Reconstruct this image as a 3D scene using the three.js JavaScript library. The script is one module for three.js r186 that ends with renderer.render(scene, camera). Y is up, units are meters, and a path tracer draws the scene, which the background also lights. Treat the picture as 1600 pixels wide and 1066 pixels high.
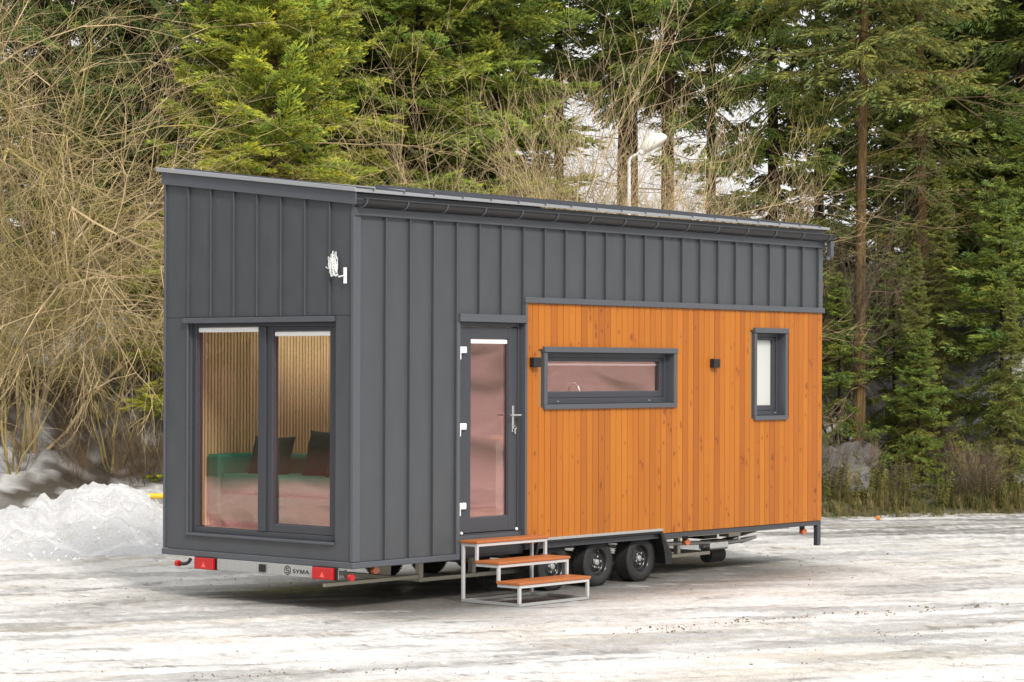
import * as THREE from 'three';
import { mergeGeometries } from 'three/addons/utils/BufferGeometryUtils.js';
import { RoundedBoxGeometry } from 'three/addons/geometries/RoundedBoxGeometry.js';
import { TextGeometry } from 'three/addons/geometries/TextGeometry.js';
import { FontLoader } from 'three/addons/loaders/FontLoader.js';
import { createNoise2D, createNoise3D } from 'simplex-noise';

// ---------------------------------------------------------------- camera, sky, sun, exposure
const scene = new THREE.Scene();
const EYE = new THREE.Vector3(-15.408, 2.21, 15.179), YAW = THREE.MathUtils.degToRad(49.176), ROLL = THREE.MathUtils.degToRad(0.2);
const FW = new THREE.Vector3(Math.sin(YAW), 0, -Math.cos(YAW)), RT = new THREE.Vector3(Math.cos(YAW), 0, Math.sin(YAW));
const camera = new THREE.PerspectiveCamera(2 * THREE.MathUtils.radToDeg(Math.atan(533 / 3767)), 1600 / 1066, 0.1, 600);
camera.position.copy(EYE);
camera.up.copy(RT).multiplyScalar(-Math.sin(ROLL)).add(new THREE.Vector3(0, Math.cos(ROLL), 0));
camera.lookAt(EYE.clone().add(FW));
camera.setViewOffset(1600, 1066, 0, -40, 1600, 1066);
camera.updateMatrixWorld(true);

const skyW = 64, skyH = 32, skyData = new Float32Array(skyW * skyH * 4);
for (let j = 0; j < skyH; j++) for (let i = 0; i < skyW; i++) {
  const el = ((j + 0.5) / skyH - 0.5) * Math.PI, l = 0.50 + 0.25 * Math.max(0, Math.sin(el));     // even overcast, lighter overhead
  skyData.set([l * 1.0, l * 1.0, l * 1.01, 1], (j * skyW + i) * 4);
}
const sky = new THREE.DataTexture(skyData, skyW, skyH, THREE.RGBAFormat, THREE.FloatType);
sky.mapping = THREE.EquirectangularReflectionMapping; sky.magFilter = THREE.LinearFilter; sky.needsUpdate = true;
scene.background = sky; scene.environment = sky;

const sun = new THREE.DirectionalLight(0xfff8ee, 1.5);
sun.position.set(-9, 24, 26); sun.target.position.set(4, 0, -2);
sun.castShadow = true; sun.shadow.radius = 22; sun.shadow.mapSize.set(2048, 2048);
Object.assign(sun.shadow.camera, { left: -40, right: 40, top: 40, bottom: -40, near: 1, far: 120 });
scene.add(sun, sun.target);

const renderer = new THREE.WebGLRenderer({ antialias: true });
renderer.setSize(1024, 682);
renderer.shadowMap.enabled = true;
renderer.toneMapping = THREE.LinearToneMapping;
renderer.toneMappingExposure = 2.1;

// ---------------------------------------------------------------- helpers
function rngOf(seed) { let a = seed >>> 0; return () => { a |= 0; a = a + 0x6D2B79F5 | 0; let t = Math.imul(a ^ a >>> 15, 1 | a); t = t + Math.imul(t ^ t >>> 7, 61 | t) ^ t; return ((t ^ t >>> 14) >>> 0) / 4294967296; }; }
const rnd = rngOf(7), n2 = createNoise2D(rngOf(11)), n3 = createNoise3D(rngOf(12));
const V = (x, y, z) => new THREE.Vector3(x, y, z);
const lerp = THREE.MathUtils.lerp, clamp = THREE.MathUtils.clamp, smooth = THREE.MathUtils.smoothstep;
const fbm = (x, y, o = 4) => { let s = 0, a = 0.5; for (let i = 0; i < o; i++) { s += a * n2(x, y); x = x * 2.03 + 7.1; y = y * 2.03 - 3.7; a *= 0.5; } return s; };
const taken = new Map();
function numbered(n) { const k = taken.get(n) || 0; taken.set(n, k + 1); return k ? n + '_' + String(k).padStart(3, '0') : n; }
function shade(o) { o.castShadow = true; o.receiveShadow = true; return o; }
function tag(o, label, category, group, kind) {
  if (label) o.userData.label = label;
  if (category) o.userData.category = category;
  if (group) o.userData.group = group;
  if (kind) o.userData.kind = kind;
  return o;
}
function thing(name, at, label, category, group) {
  const g = new THREE.Group(); g.name = numbered(name); g.position.copy(at); scene.add(g);
  return tag(g, label, category, group);
}
// a part: geometry written in world metres, kept under a parent whose base is parent.userData-free .base
function part(name, geo, m, parent, label) {
  if (Array.isArray(geo)) geo = merge(geo);
  const b = parent.base || parent.position;
  geo.translate(-b.x, -b.y, -b.z);
  const o = shade(new THREE.Mesh(geo, m)); o.name = name; o.base = b; if (label) o.userData.label = label;
  parent.add(o);
  return o;
}
function sub(name, parent) { const g = new THREE.Group(); g.name = name; g.base = parent.base || parent.position; parent.add(g); return g; }
function merge(list) {
  const keep = ['position', 'normal', 'uv'];
  return mergeGeometries(list.map((g) => { g = g.index ? g.toNonIndexed() : g; for (const k of Object.keys(g.attributes)) if (!keep.includes(k)) g.deleteAttribute(k); if (!g.attributes.uv) g.setAttribute('uv', new THREE.BufferAttribute(new Float32Array(g.attributes.position.count * 2), 2)); return g; }));
}
// a box between two corners, uv in metres (plus an offset), optional chamfer along its long edges left to the caller
function bx(x0, y0, z0, x1, y1, z1, uo = 0, vo = 0) {
  const P = [], N = [], U = [];
  const face = (a, b, c, d, n, f) => { for (const p of [a, b, c, a, c, d]) { P.push(...p); N.push(...n); U.push(...f(p)); } };
  face([x0, y0, z1], [x1, y0, z1], [x1, y1, z1], [x0, y1, z1], [0, 0, 1], (p) => [p[0] + uo, p[1] + vo]);
  face([x1, y0, z0], [x0, y0, z0], [x0, y1, z0], [x1, y1, z0], [0, 0, -1], (p) => [p[0] + uo, p[1] + vo]);
  face([x1, y0, z1], [x1, y0, z0], [x1, y1, z0], [x1, y1, z1], [1, 0, 0], (p) => [p[2] + uo, p[1] + vo]);
  face([x0, y0, z0], [x0, y0, z1], [x0, y1, z1], [x0, y1, z0], [-1, 0, 0], (p) => [p[2] + uo, p[1] + vo]);
  face([x0, y1, z1], [x1, y1, z1], [x1, y1, z0], [x0, y1, z0], [0, 1, 0], (p) => [p[0] + uo, p[2] + vo]);
  face([x0, y0, z0], [x1, y0, z0], [x1, y0, z1], [x0, y0, z1], [0, -1, 0], (p) => [p[0] + uo, p[2] + vo]);
  const g = new THREE.BufferGeometry();
  g.setAttribute('position', new THREE.Float32BufferAttribute(P, 3)); g.setAttribute('normal', new THREE.Float32BufferAttribute(N, 3)); g.setAttribute('uv', new THREE.Float32BufferAttribute(U, 2));
  return g;
}
// rounded box between two corners
function rb(x0, y0, z0, x1, y1, z1, r = 0.006, seg = 1) {
  const w = x1 - x0, h = y1 - y0, d = z1 - z0;
  return new RoundedBoxGeometry(w, h, d, seg, Math.min(r, w / 2.01, h / 2.01, d / 2.01)).translate((x0 + x1) / 2, (y0 + y1) / 2, (z0 + z1) / 2);
}
// polygon prism: points in (u,v), extruded along the third axis from a to b. axis 'z': (x,y); axis 'x': u=z, v=y
function prism(pts, a, b, axis = 'z', bevel = 0) {
  const s = new THREE.Shape(pts.map((p) => new THREE.Vector2(p[0], p[1])));
  const g = new THREE.ExtrudeGeometry(s, { depth: b - a - 2 * bevel, bevelEnabled: bevel > 0, bevelSize: bevel, bevelThickness: bevel, bevelOffset: -bevel, bevelSegments: 1 });
  g.translate(0, 0, a + bevel);
  if (axis === 'x') { g.applyMatrix4(new THREE.Matrix4().makeBasis(V(0, 0, 1), V(0, 1, 0), V(1, 0, 0))); const p = g.attributes; flip(g); }
  return g;
}
function flip(g) {
  if (g.index) g = g.toNonIndexed();
  const p = g.attributes.position.array, nn = g.attributes.normal.array, u = g.attributes.uv.array;
  for (let i = 0; i < p.length; i += 9) for (let k = 0; k < 3; k++) { let t = p[i + 3 + k]; p[i + 3 + k] = p[i + 6 + k]; p[i + 6 + k] = t; t = nn[i + 3 + k]; nn[i + 3 + k] = nn[i + 6 + k]; nn[i + 6 + k] = t; }
  for (let i = 0; i < u.length; i += 6) for (let k = 0; k < 2; k++) { const t = u[i + 2 + k]; u[i + 2 + k] = u[i + 4 + k]; u[i + 4 + k] = t; }
  return g;
}
function tube(pts, r, seg = 24, rad = 8) { return new THREE.TubeGeometry(new THREE.CatmullRomCurve3(pts), seg, r, rad, false); }
function rod(a, b, r0, r1 = r0, rad = 10) {
  const d = b.clone().sub(a), g = new THREE.CylinderGeometry(r1, r0, d.length(), rad);
  g.applyQuaternion(new THREE.Quaternion().setFromUnitVectors(V(0, 1, 0), d.normalize()));
  return g.translate((a.x + b.x) / 2, (a.y + b.y) / 2, (a.z + b.z) / 2);
}
function beam(a, b, w, h) { // square bar between two points
  const d = b.clone().sub(a), L = d.length(), g = new THREE.BoxGeometry(w, L, h);
  g.applyQuaternion(new THREE.Quaternion().setFromUnitVectors(V(0, 1, 0), d.normalize()));
  return g.translate((a.x + b.x) / 2, (a.y + b.y) / 2, (a.z + b.z) / 2);
}
function tex(w, h, f, srgb = true) {
  const d = new Uint8Array(w * h * 4);
  for (let j = 0; j < h; j++) for (let i = 0; i < w; i++) { const c = f(i / w, j / h, i, j), k = (j * w + i) * 4; d[k] = clamp(c[0], 0, 255); d[k + 1] = clamp(c[1], 0, 255); d[k + 2] = clamp(c[2], 0, 255); d[k + 3] = 255; }
  const t = new THREE.DataTexture(d, w, h); t.wrapS = t.wrapT = THREE.RepeatWrapping; t.magFilter = THREE.LinearFilter; t.minFilter = THREE.LinearMipmapLinearFilter; t.generateMipmaps = true;
  if (srgb) t.colorSpace = THREE.SRGBColorSpace;
  t.needsUpdate = true; return t;
}
// periodic noise (tile = 1) from 3-d noise on a torus-like blend
function tileNoise(u, v, fu, fv, seed) {
  const a = (x, y) => n2(x * fu + seed * 17.3, y * fv - seed * 9.1);
  const bu = smooth(u, 0.85, 1), bv = smooth(v, 0.85, 1);
  return lerp(lerp(a(u, v), a(u - 1, v), bu), lerp(a(u, v - 1), a(u - 1, v - 1), bu), bv);
}
const rep = (t, x, y) => { const c = t.clone(); c.repeat.set(x, y); c.needsUpdate = true; return c; };
const lin = (r, g, b) => new THREE.Color().setRGB(r, g, b);
const mat = (c, rough, o = {}) => new THREE.MeshStandardMaterial({ color: c, roughness: rough, ...o });

// ---------------------------------------------------------------- materials
const oilTex = tex(256, 256, (u, v) => { const a = 128 + 70 * tileNoise(u, v, 3, 2, 1) + 18 * tileNoise(u, v, 9, 7, 2); return [a, a, a]; }, false);
const scuffTex = tex(512, 512, (u, v) => { const a = 215 + 18 * tileNoise(u, v, 6, 4, 3) + 8 * tileNoise(u, v, 40, 30, 4) + 6 * tileNoise(u, v, 120, 100, 5); return [a, a, a]; }, false);
const dustTex = tex(512, 512, (u, v) => { const a = 248 + 5 * tileNoise(u, v, 5, 2, 6) + 2 * tileNoise(u, v, 40, 30, 7); return [a, a, a]; });
const M = {};
M.panel = mat(lin(0.068, 0.073, 0.081), 0.4, { metalness: 0.0, bumpMap: rep(oilTex, 1.1, 0.7), bumpScale: 0.007, roughnessMap: rep(scuffTex, 0.9, 0.9), map: rep(dustTex, 0.8, 0.8) });
M.trim = mat(lin(0.080, 0.086, 0.099), 0.42, { roughnessMap: rep(scuffTex, 1.3, 1.3), bumpMap: rep(oilTex, 1, 1), bumpScale: 0.002 });
M.frame = mat(lin(0.046, 0.049, 0.059), 0.4, { roughnessMap: rep(scuffTex, 2, 2) });
M.roof = mat(lin(0.30, 0.31, 0.33), 0.4, { metalness: 0.1 });
M.gutter = mat(lin(0.016, 0.0165, 0.018), 0.4);
M.core = mat(lin(0.30, 0.24, 0.17), 0.85);
M.black = mat(lin(0.012, 0.012, 0.013), 0.5);
M.white = mat(lin(0.82, 0.83, 0.82), 0.45);
M.galv = mat(lin(0.58, 0.59, 0.60), 0.42, { metalness: 0.3, map: rep(tex(256, 256, (u, v) => { const a = 214 + 26 * tileNoise(u, v, 9, 9, 8) + 16 * tileNoise(u, v, 30, 30, 9); return [a, a, a * 0.985]; }), 3, 3), roughnessMap: rep(scuffTex, 3, 3) });
M.galvWarm = mat(lin(0.46, 0.44, 0.36), 0.5, { metalness: 0.55, roughnessMap: rep(scuffTex, 3, 3) });
M.steel = mat(lin(0.66, 0.66, 0.66), 0.25, { metalness: 0.95 });
M.stepSteel = mat(lin(0.60, 0.60, 0.61), 0.4, { metalness: 0.35, roughnessMap: rep(scuffTex, 4, 4) });
M.glass = mat(lin(1.0, 0.50, 0.47), 0.015, { metalness: 1, transparent: true, opacity: 0.25 });
M.rubber = mat(lin(0.022, 0.022, 0.023), 0.75, { bumpMap: rep(oilTex, 8, 8), bumpScale: 0.002 });
M.rim = mat(lin(0.03, 0.03, 0.032), 0.22, { metalness: 0.3 });
M.red = new THREE.MeshPhysicalMaterial({ color: lin(0.46, 0.004, 0.005), roughness: 0.3, clearcoat: 0.25, clearcoatRoughness: 0.05 });
M.amber = new THREE.MeshPhysicalMaterial({ color: lin(0.48, 0.10, 0.008), roughness: 0.2, clearcoat: 0.8 });
M.reflector = mat(lin(0.85, 0.12, 0.08), 0.3);
M.velvet = new THREE.MeshPhysicalMaterial({ color: lin(0.006, 0.25, 0.15), roughness: 0.85, sheen: 1, sheenColor: lin(0.05, 0.42, 0.28), sheenRoughness: 0.4 });
M.velvetDark = new THREE.MeshPhysicalMaterial({ color: lin(0.003, 0.05, 0.032), roughness: 0.9, sheen: 0.6, sheenColor: lin(0.02, 0.3, 0.18), sheenRoughness: 0.35 });
M.slat = mat(lin(0.84, 0.63, 0.33), 0.6);
M.slatB = mat(lin(0.76, 0.56, 0.28), 0.6);
M.felt = mat(lin(0.03, 0.018, 0.008), 0.95);
M.inner = mat(lin(0.86, 0.85, 0.82), 0.8);
M.floorWood = mat(lin(0.58, 0.46, 0.32), 0.5);
M.frost = mat(lin(0.56, 0.58, 0.56), 0.3);
M.blind = mat(lin(0.86, 0.86, 0.83), 0.8);

// larch-like boards: twelve strips side by side, each with its own grain and knots
const COLS = 12, boards = [];
{
  const rr = rngOf(41);
  for (let c = 0; c < COLS; c++) { const k = []; const n = 2 + Math.floor(rr() * 5); for (let i = 0; i < n; i++) k.push([0.18 + rr() * 0.64, rr(), 0.07 + rr() * 0.11, rr() < 0.3 ? 2.6 : 1.3, rr() * 6 - 3]); boards.push({ knots: k, tone: rr(), ph: rr() * 50, freq: 5 + rr() * 7 }); }
}
const boardTex = (() => {
  const w = 960, h = 2048;
  return tex(w, h, (u, v) => {
    const c = Math.min(COLS - 1, Math.floor(u * COLS)), b = boards[c], x = u * COLS - c;            // x across the board 0..1, v along it (2.6 m)
    let wx = x + 0.10 * n2(v * 3 + b.ph, c), kn = 0, halo = 0;
    for (const [kx, kv, r, el, tilt] of b.knots) {
      let dv = v - kv; dv -= Math.round(dv); dv *= 26;                                            // in board widths
      const dx = x - kx + dv * 0.06 * tilt, q = Math.sqrt(dx * dx / (r * r) + dv * dv / (r * r * el * el));
      wx += 0.22 * Math.exp(-q * 0.9) * Math.sign(dx) * 0.6;
      kn = Math.max(kn, smooth(1.15 - q, 0, 0.5)); halo = Math.max(halo, Math.exp(-Math.max(0, q - 0.6) * 1.1) * 0.55);
    }
    const ring = 0.5 + 0.5 * Math.sin(wx * b.freq * 6.28 + 1.4 * n2(v * 2.2, b.ph)), fine = n2(x * 34 + c * 9, v * 9) * 0.5 + n2(x * 90, v * 34 + c) * 0.5;
    let t = 0.10 + 0.27 * ring * ring + 0.10 * (b.tone - 0.5) * 2 + 0.07 * fine + 0.10 * n2(v * 1.7 + b.ph, c * 3) + 0.34 * halo;
    t = clamp(t, 0, 1);
    let r = lerp(240, 196, t), g = lerp(150, 94, t), bl = lerp(36, 8, t);
    r = lerp(r, 150, kn * 0.6); g = lerp(g, 74, kn * 0.6); bl = lerp(bl, 16, kn * 0.6);
    return [r, g, bl];
  });
})();
boardTex.wrapS = THREE.RepeatWrapping;
M.wood = [0, 1, 2, 3, 4].map((i) => mat(lin(...[[0.50, 0.48, 0.44], [0.54, 0.53, 0.51], [0.465, 0.435, 0.39], [0.52, 0.505, 0.48], [0.43, 0.395, 0.35]][i]), 0.5, { map: boardTex }));
const treadTex = tex(512, 128, (u, v) => { const g = 0.5 + 0.5 * Math.sin((v * 5 + 0.5 * tileNoise(u, v, 3, 2, 21)) * 6.28), f = tileNoise(u, v, 12, 60, 22); const t = 0.3 * g + 0.2 * f; return [176 - 60 * t, 104 - 46 * t, 54 - 30 * t]; });
M.tread = mat(0xffffff, 0.5, { map: rep(treadTex, 1, 6) });

// ---------------------------------------------------------------- ground frame: d metres ahead of the camera, s metres to its right
const at = (d, s, y = 0) => V(EYE.x + FW.x * d + RT.x * s, y, EYE.z + FW.z * d + RT.z * s);
const dOf = (x, z) => (x - EYE.x) * FW.x + (z - EYE.z) * FW.z, sOf = (x, z) => (x - EYE.x) * RT.x + (z - EYE.z) * RT.z;
const pxS = (px, d) => (px - 800) / 3767 * d;
function edgeOut(d, s) { // metres beyond the edge of the lot (positive = on the slopes round it)
  const back = d - (35.2 + 0.25 * clamp(s - 4, -6, 8) - 1.6 * smooth(-s, 1, 5) + 0.5 * n2(s * 0.25, 3)), left = -s - 19 + 0.8 * n2(d * 0.2, 8), right = (s - 15 + 0.8 * n2(d * 0.2, 5)) * smooth(d, -14, -4);
  return Math.max(back, left, right);
}
function hillY(d, s) {
  const e = edgeOut(d, s), right = s > 11 && d < 34;
  if (e < 0) return e * 0.12 - 0.03;
  const lump = 0.35 * fbm(d * 0.16 + 30, s * 0.16) + 0.10 * fbm(d * 0.7, s * 0.7 + 9);
  const left = s < -14 && d < 31, steep = right ? 0.42 : left ? 0.16 : 0.30;
  let h = steep * (e - 1.2 * (1 - Math.exp(-e / 1.2))) + (right ? 0 : left ? 0.34 * smooth(e, 0, 0.5) : 1.1 * smooth(e + 1.3 * n2(s * 0.3, 1), 3.4, 6.2)) + lump * smooth(e, 0.3, 4) * (left ? 0.5 : 1.3);
  if (!right && !left && h > 3.2) h = 3.2 + 2.2 * (1 - Math.exp(-(h - 3.2) / 2.2));            // the bank levels off into an open plateau
  return h - 0.03 * Math.exp(-e * 3);
}
// ---------------------------------------------------------------- ground of the lot: trodden snow, ice and bare patches, shade painted in under the house
function gridMesh(name, ds, ss, height, colour, material, kindLabel) {
  const nd = ds.length, ns = ss.length, P = new Float32Array(nd * ns * 3), Cc = new Float32Array(nd * ns * 3), U = new Float32Array(nd * ns * 2), I = [];
  for (let i = 0; i < nd; i++) for (let j = 0; j < ns; j++) {
    const k = i * ns + j, y = height(ds[i], ss[j]), p = at(ds[i], ss[j], y), c = colour(ds[i], ss[j], y);
    P.set([p.x, p.y, p.z], k * 3); Cc.set(c, k * 3); U.set([p.x, p.z], k * 2);
  }
  for (let i = 0; i < nd - 1; i++) for (let j = 0; j < ns - 1; j++) { const a = i * ns + j, b = a + 1, c = a + ns, e = c + 1; I.push(a, b, c, b, e, c); }
  const g = new THREE.BufferGeometry();
  g.setAttribute('position', new THREE.BufferAttribute(P, 3)); g.setAttribute('color', new THREE.BufferAttribute(Cc, 3)); g.setAttribute('uv', new THREE.BufferAttribute(U, 2)); g.setIndex(I);
  g.computeVertexNormals();
  const o = shade(new THREE.Mesh(g, material)); o.name = name; o.userData.kind = 'structure'; scene.add(o);
  return o;
}
const steps = (list) => { const r = []; for (const [a, b, st] of list) for (let v = a; v < b - 1e-6; v += st) r.push(v); r.push(list[list.length - 1][1]); return r; };
// tyre tracks and scraped streaks run across the view, 71 degrees to the right of the line of sight
const TA = THREE.MathUtils.degToRad(71), along = (d, s) => d * Math.cos(TA) + s * Math.sin(TA), across = (d, s) => d * Math.sin(TA) - s * Math.cos(TA);
const tracks = [];
{
  const line = (x0, y0, x1, y1, w, k) => { // two pixels of the photograph on the flat ground, width in metres, strength
    const f = (x, y) => { const d = 3767 * 2.21 / (y - 573); return [d, (x - 800) / 3767 * d]; };
    tracks.push([...f(x0, y0), ...f(x1, y1), w, k]);
  };
  line(0, 934, 260, 912, 0.22, 0.9); line(-60, 918, 255, 884, 0.28, 0.35); line(150, 945, 760, 905, 0.7, 0.6);
  line(0, 1000, 700, 962, 0.25, 0.32); line(300, 1066, 1000, 1018, 0.12, 0.5); line(0, 985, 420, 958, 0.5, 0.35); line(420, 985, 1150, 948, 0.6, 0.30);
  line(850, 925, 1600, 905, 0.6, 0.35); line(1020, 905, 1330, 890, 0.55, 0.6); line(1230, 832, 1650, 826, 0.9, 0.75); line(1280, 818, 1650, 812, 1.0, 0.6);
  line(1050, 1010, 1650, 985, 0.5, 0.22); line(1330, 928, 1560, 918, 0.18, 0.5); line(-20, 896, 250, 872, 0.2, 0.4); line(1250, 1030, 1650, 1010, 0.35, 0.35);
}
const seg = (d, s, t) => { const dx = t[2] - t[0], dy = t[3] - t[1], q = clamp(((d - t[0]) * dx + (s - t[1]) * dy) / (dx * dx + dy * dy), 0, 1); return Math.hypot(d - t[0] - dx * q, s - t[1] - dy * q); };
function trackAt(d, s) { let m = 0; for (const t of tracks) { const w = t[4] * (0.8 + 0.5 * n2(d * 0.9, s * 0.5)); const q = seg(d, s, t); if (q < w * 1.6) m = Math.max(m, t[5] * (1 - smooth(q, w * 0.25, w * 1.1))); } return m; }
function lotY(d, s) {
  const a = along(d, s), b = across(d, s);
  let y = 0.020 * fbm(a * 0.35, b * 1.1, 3) + 0.016 * n2(a * 0.5 + 9, b * 3.1) + 0.008 * n2(a * 2.5, b * 9) + 0.010 * fbm(d * 4, s * 4, 3);
  y -= 0.012 * trackAt(d, s);
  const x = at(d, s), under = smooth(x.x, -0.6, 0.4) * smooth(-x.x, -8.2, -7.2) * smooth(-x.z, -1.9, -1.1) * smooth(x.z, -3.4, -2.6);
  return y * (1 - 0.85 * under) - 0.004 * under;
}
function lotColour(d, s) {
  const a = along(d, s), b = across(d, s);
  const coarse = fbm(a * 0.11 + 3, b * 0.42, 4), mid = fbm(a * 0.32 - 8, b * 1.9 + 2, 4), fine = 0.75 * fbm(a * 1.3 + 1, b * 7.5, 4) + 0.6 * fbm(d * 5.5, s * 5.5, 4), speck = n2(d * 22, s * 22);
  let ice = smooth(coarse * 0.8 + mid * 0.65 + fine * 0.34, -0.06, 0.42), dirt = smooth(fbm(a * 0.16 + 50, b * 0.6 + 4, 4) + 0.35 * fine, 0.10, 0.55), bare = smooth(mid * 0.8 + fine * 0.55 - 0.25 * coarse, 0.34, 0.66) * 0.7;
  const t = trackAt(d, s) * (0.55 + 0.45 * smooth(fine + 0.6 * mid, -0.45, 0.25));
  bare = Math.max(bare, t);
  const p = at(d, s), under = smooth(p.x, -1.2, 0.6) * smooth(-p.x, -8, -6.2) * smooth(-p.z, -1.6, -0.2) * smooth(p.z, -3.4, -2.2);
  bare = Math.max(bare, under * smooth(fine * 0.6 + mid * 0.8, -0.9, -0.2) * 0.95);  // wet bare asphalt tone that also paints in the shadow beneath the trailer
  const far = smooth(d, 29, 33) * smooth(s, 2, 5); bare = Math.max(bare, far * smooth(mid + fine, -0.5, 0.4) * 0.75);
  let c = [0.755, 0.748, 0.742];
  c = [lerp(c[0], 0.36, ice * 0.7), lerp(c[1], 0.355, ice * 0.7), lerp(c[2], 0.355, ice * 0.7)];
  c = [lerp(c[0], 0.52, dirt * 0.42), lerp(c[1], 0.44, dirt * 0.42), lerp(c[2], 0.32, dirt * 0.42)];
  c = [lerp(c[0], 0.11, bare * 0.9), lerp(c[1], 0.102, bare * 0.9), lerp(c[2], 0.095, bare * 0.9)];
  if (speck > 0.86 && fine > -0.1) c = c.map((v) => v * 0.72);
  return c;
}
const groundDetail = tex(1024, 1024, (u, v) => { const a = tileNoise(u, v, 20, 20, 31), b = tileNoise(u, v, 70, 70, 32), c = tileNoise(u, v, 190, 190, 33); let t = 238 + 9 * a + 9 * b + 8 * c; if (c + 0.5 * b > 1.05) t -= 60; return [t, t * 0.995, t * 0.985]; });
const groundBump = tex(1024, 1024, (u, v) => { const a = 128 + 40 * tileNoise(u, v, 14, 14, 34) + 34 * tileNoise(u, v, 50, 50, 35) + 24 * tileNoise(u, v, 160, 160, 36); return [a, a, a]; }, false);
const groundRough = tex(512, 512, (u, v) => { const a = 150 + 70 * tileNoise(u, v, 4, 4, 37) + 30 * tileNoise(u, v, 30, 30, 38); return [a, a, a]; }, false);
const lotMat = new THREE.MeshStandardMaterial({ vertexColors: true, roughness: 0.95, map: rep(groundDetail, 0.4, 0.4), bumpMap: rep(groundBump, 0.5, 0.5), bumpScale: 0.02, roughnessMap: rep(groundRough, 0.21, 0.21) });
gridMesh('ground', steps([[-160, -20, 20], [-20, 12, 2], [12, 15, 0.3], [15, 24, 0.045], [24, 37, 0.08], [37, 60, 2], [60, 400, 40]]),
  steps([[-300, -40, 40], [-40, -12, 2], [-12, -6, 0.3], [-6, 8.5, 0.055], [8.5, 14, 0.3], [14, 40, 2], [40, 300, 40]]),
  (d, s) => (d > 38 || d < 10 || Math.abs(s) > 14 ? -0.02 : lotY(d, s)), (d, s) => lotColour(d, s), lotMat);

// slopes round the lot: snow with needle litter, soil and stones showing through, and tree shade painted in at left
const litterShadeAt = (d, s) => fbm(d * 0.35 + 80, s * 0.5, 5) * 0.7 + 0.5 * fbm(d * 1.7, s * 1.7 + 5, 4);
function hillColour(d, s, y) {
  const e = edgeOut(d, s), l = smooth(litterShadeAt(d, s), 0.02, 0.30), soil = smooth(fbm(d * 0.5, s * 0.5 + 40, 4) + 0.25 * n2(d * 3, s * 3), 0.05, 0.3);
  const right = s > 11 && d < 34, left = s < -14 && d < 31;
  let c = [0.85, 0.855, 0.87];
  let k = right ? 0.75 * smooth(fbm(d * 0.4, s * 0.7 + 11, 4) + 0.3 * n2(d * 1.5, s * 2), 0.12, 0.4) : left ? 0.95 * smooth(e + 0.3 * n2(d, s), 0.6, 0.8) : (0.92 * Math.max(l, soil * 0.8)) * (1 - 0.97 * smooth(e, 8, 14));
  if (s > 5 && !right) k *= 1 - 0.7 * smooth(e, 3.4, 5);
  if (s < -2.5 && !left && !right) k = Math.max(k, 0.95 * smooth(litterShadeAt(d, s + 3), -0.04, 0.14) * smooth(e, 0.4, 2) * (1 - 0.9 * smooth(e, 6, 9)));  // extra litter tone left of the house, painting in shade from dense trees
  c = [lerp(c[0], 0.085, k), lerp(c[1], 0.062, k), lerp(c[2], 0.038, k)];
  const verge = (1 - smooth(e, 1.4, 3.0)) * smooth(s, 0, 3) * (right ? 0 : 1);
  c = [lerp(c[0], 0.12, verge * 0.9), lerp(c[1], 0.105, verge * 0.9), lerp(c[2], 0.045, verge * 0.9)];
  return c;
}
const hillMat = new THREE.MeshStandardMaterial({ vertexColors: true, roughness: 0.9, map: rep(groundDetail, 0.6, 0.6), bumpMap: rep(groundBump, 0.6, 0.6), bumpScale: 0.05 });
gridMesh('hillside', steps([[-30, 8, 1.5], [8, 31, 0.6], [31, 50, 0.16], [50, 80, 0.5], [80, 150, 5]]), steps([[-110, -30, 8], [-30, -10, 0.7], [-10, 11, 0.16], [11, 34, 0.6], [34, 110, 8]]),
  (d, s) => { const e = edgeOut(d, s); return e < -1.5 ? -0.5 : hillY(d, s); }, hillColour, hillMat);

// ploughed snow piled up on the left of the lot
function moundY(d, s) {
  const px = 800 + s / d * 3767;
  const along_ = clamp((px + 60) / 340, -0.6, 2.2), foot = 27.2 + 1.05 * clamp(along_, -0.3, 1.6), top = 0.44 + 0.31 * Math.exp(-(((px - 165) / 70) ** 2)) - 0.08 * smooth(-px, -90, 60) + 0.10 * n2(px * 0.02, 4) - 0.12 * smooth(px, 215, 300);
  const q = (d - foot) / 3.3;                                   // 0 at the near foot, 1 past the crest
  if (q < -0.12 || q > 1.7) return -0.2;
  let h = top * Math.pow(Math.sin(Math.PI * clamp(q * 0.62, 0, 1)), 0.9) * (q < 0 ? 0 : 1);
  const k = smooth(h, 0.02, 0.25);
  h += k * (0.12 * fbm(d * 0.9, s * 0.9 + 3, 2) + 0.07 * fbm(d * 2.6, s * 2.6, 3) + 0.045 * fbm(d * 7, s * 7, 4));
  return h - 0.03 - (1 - smooth(300 - px, -120, 40)) * 0.5;
}
gridMesh('snow_bank', steps([[26.6, 33.8, 0.05]]), steps([[-12.5, -3.2, 0.05]]), moundY,
  (d, s, y) => { const k = smooth(fbm(d * 2.2, s * 1.4 + 8, 4), 0.25, 0.6) * 0.35 * (1 - smooth(y, 0.15, 0.5)), f = 1 - 0.06 * Math.max(0, n2(d * 9, s * 9)); return [lerp(0.88, 0.60, k) * f, lerp(0.88, 0.54, k) * f, lerp(0.885, 0.45, k) * f]; },
  new THREE.MeshStandardMaterial({ vertexColors: true, roughness: 1, bumpMap: rep(groundBump, 1.2, 1.2), bumpScale: 0.05 }));

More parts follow.
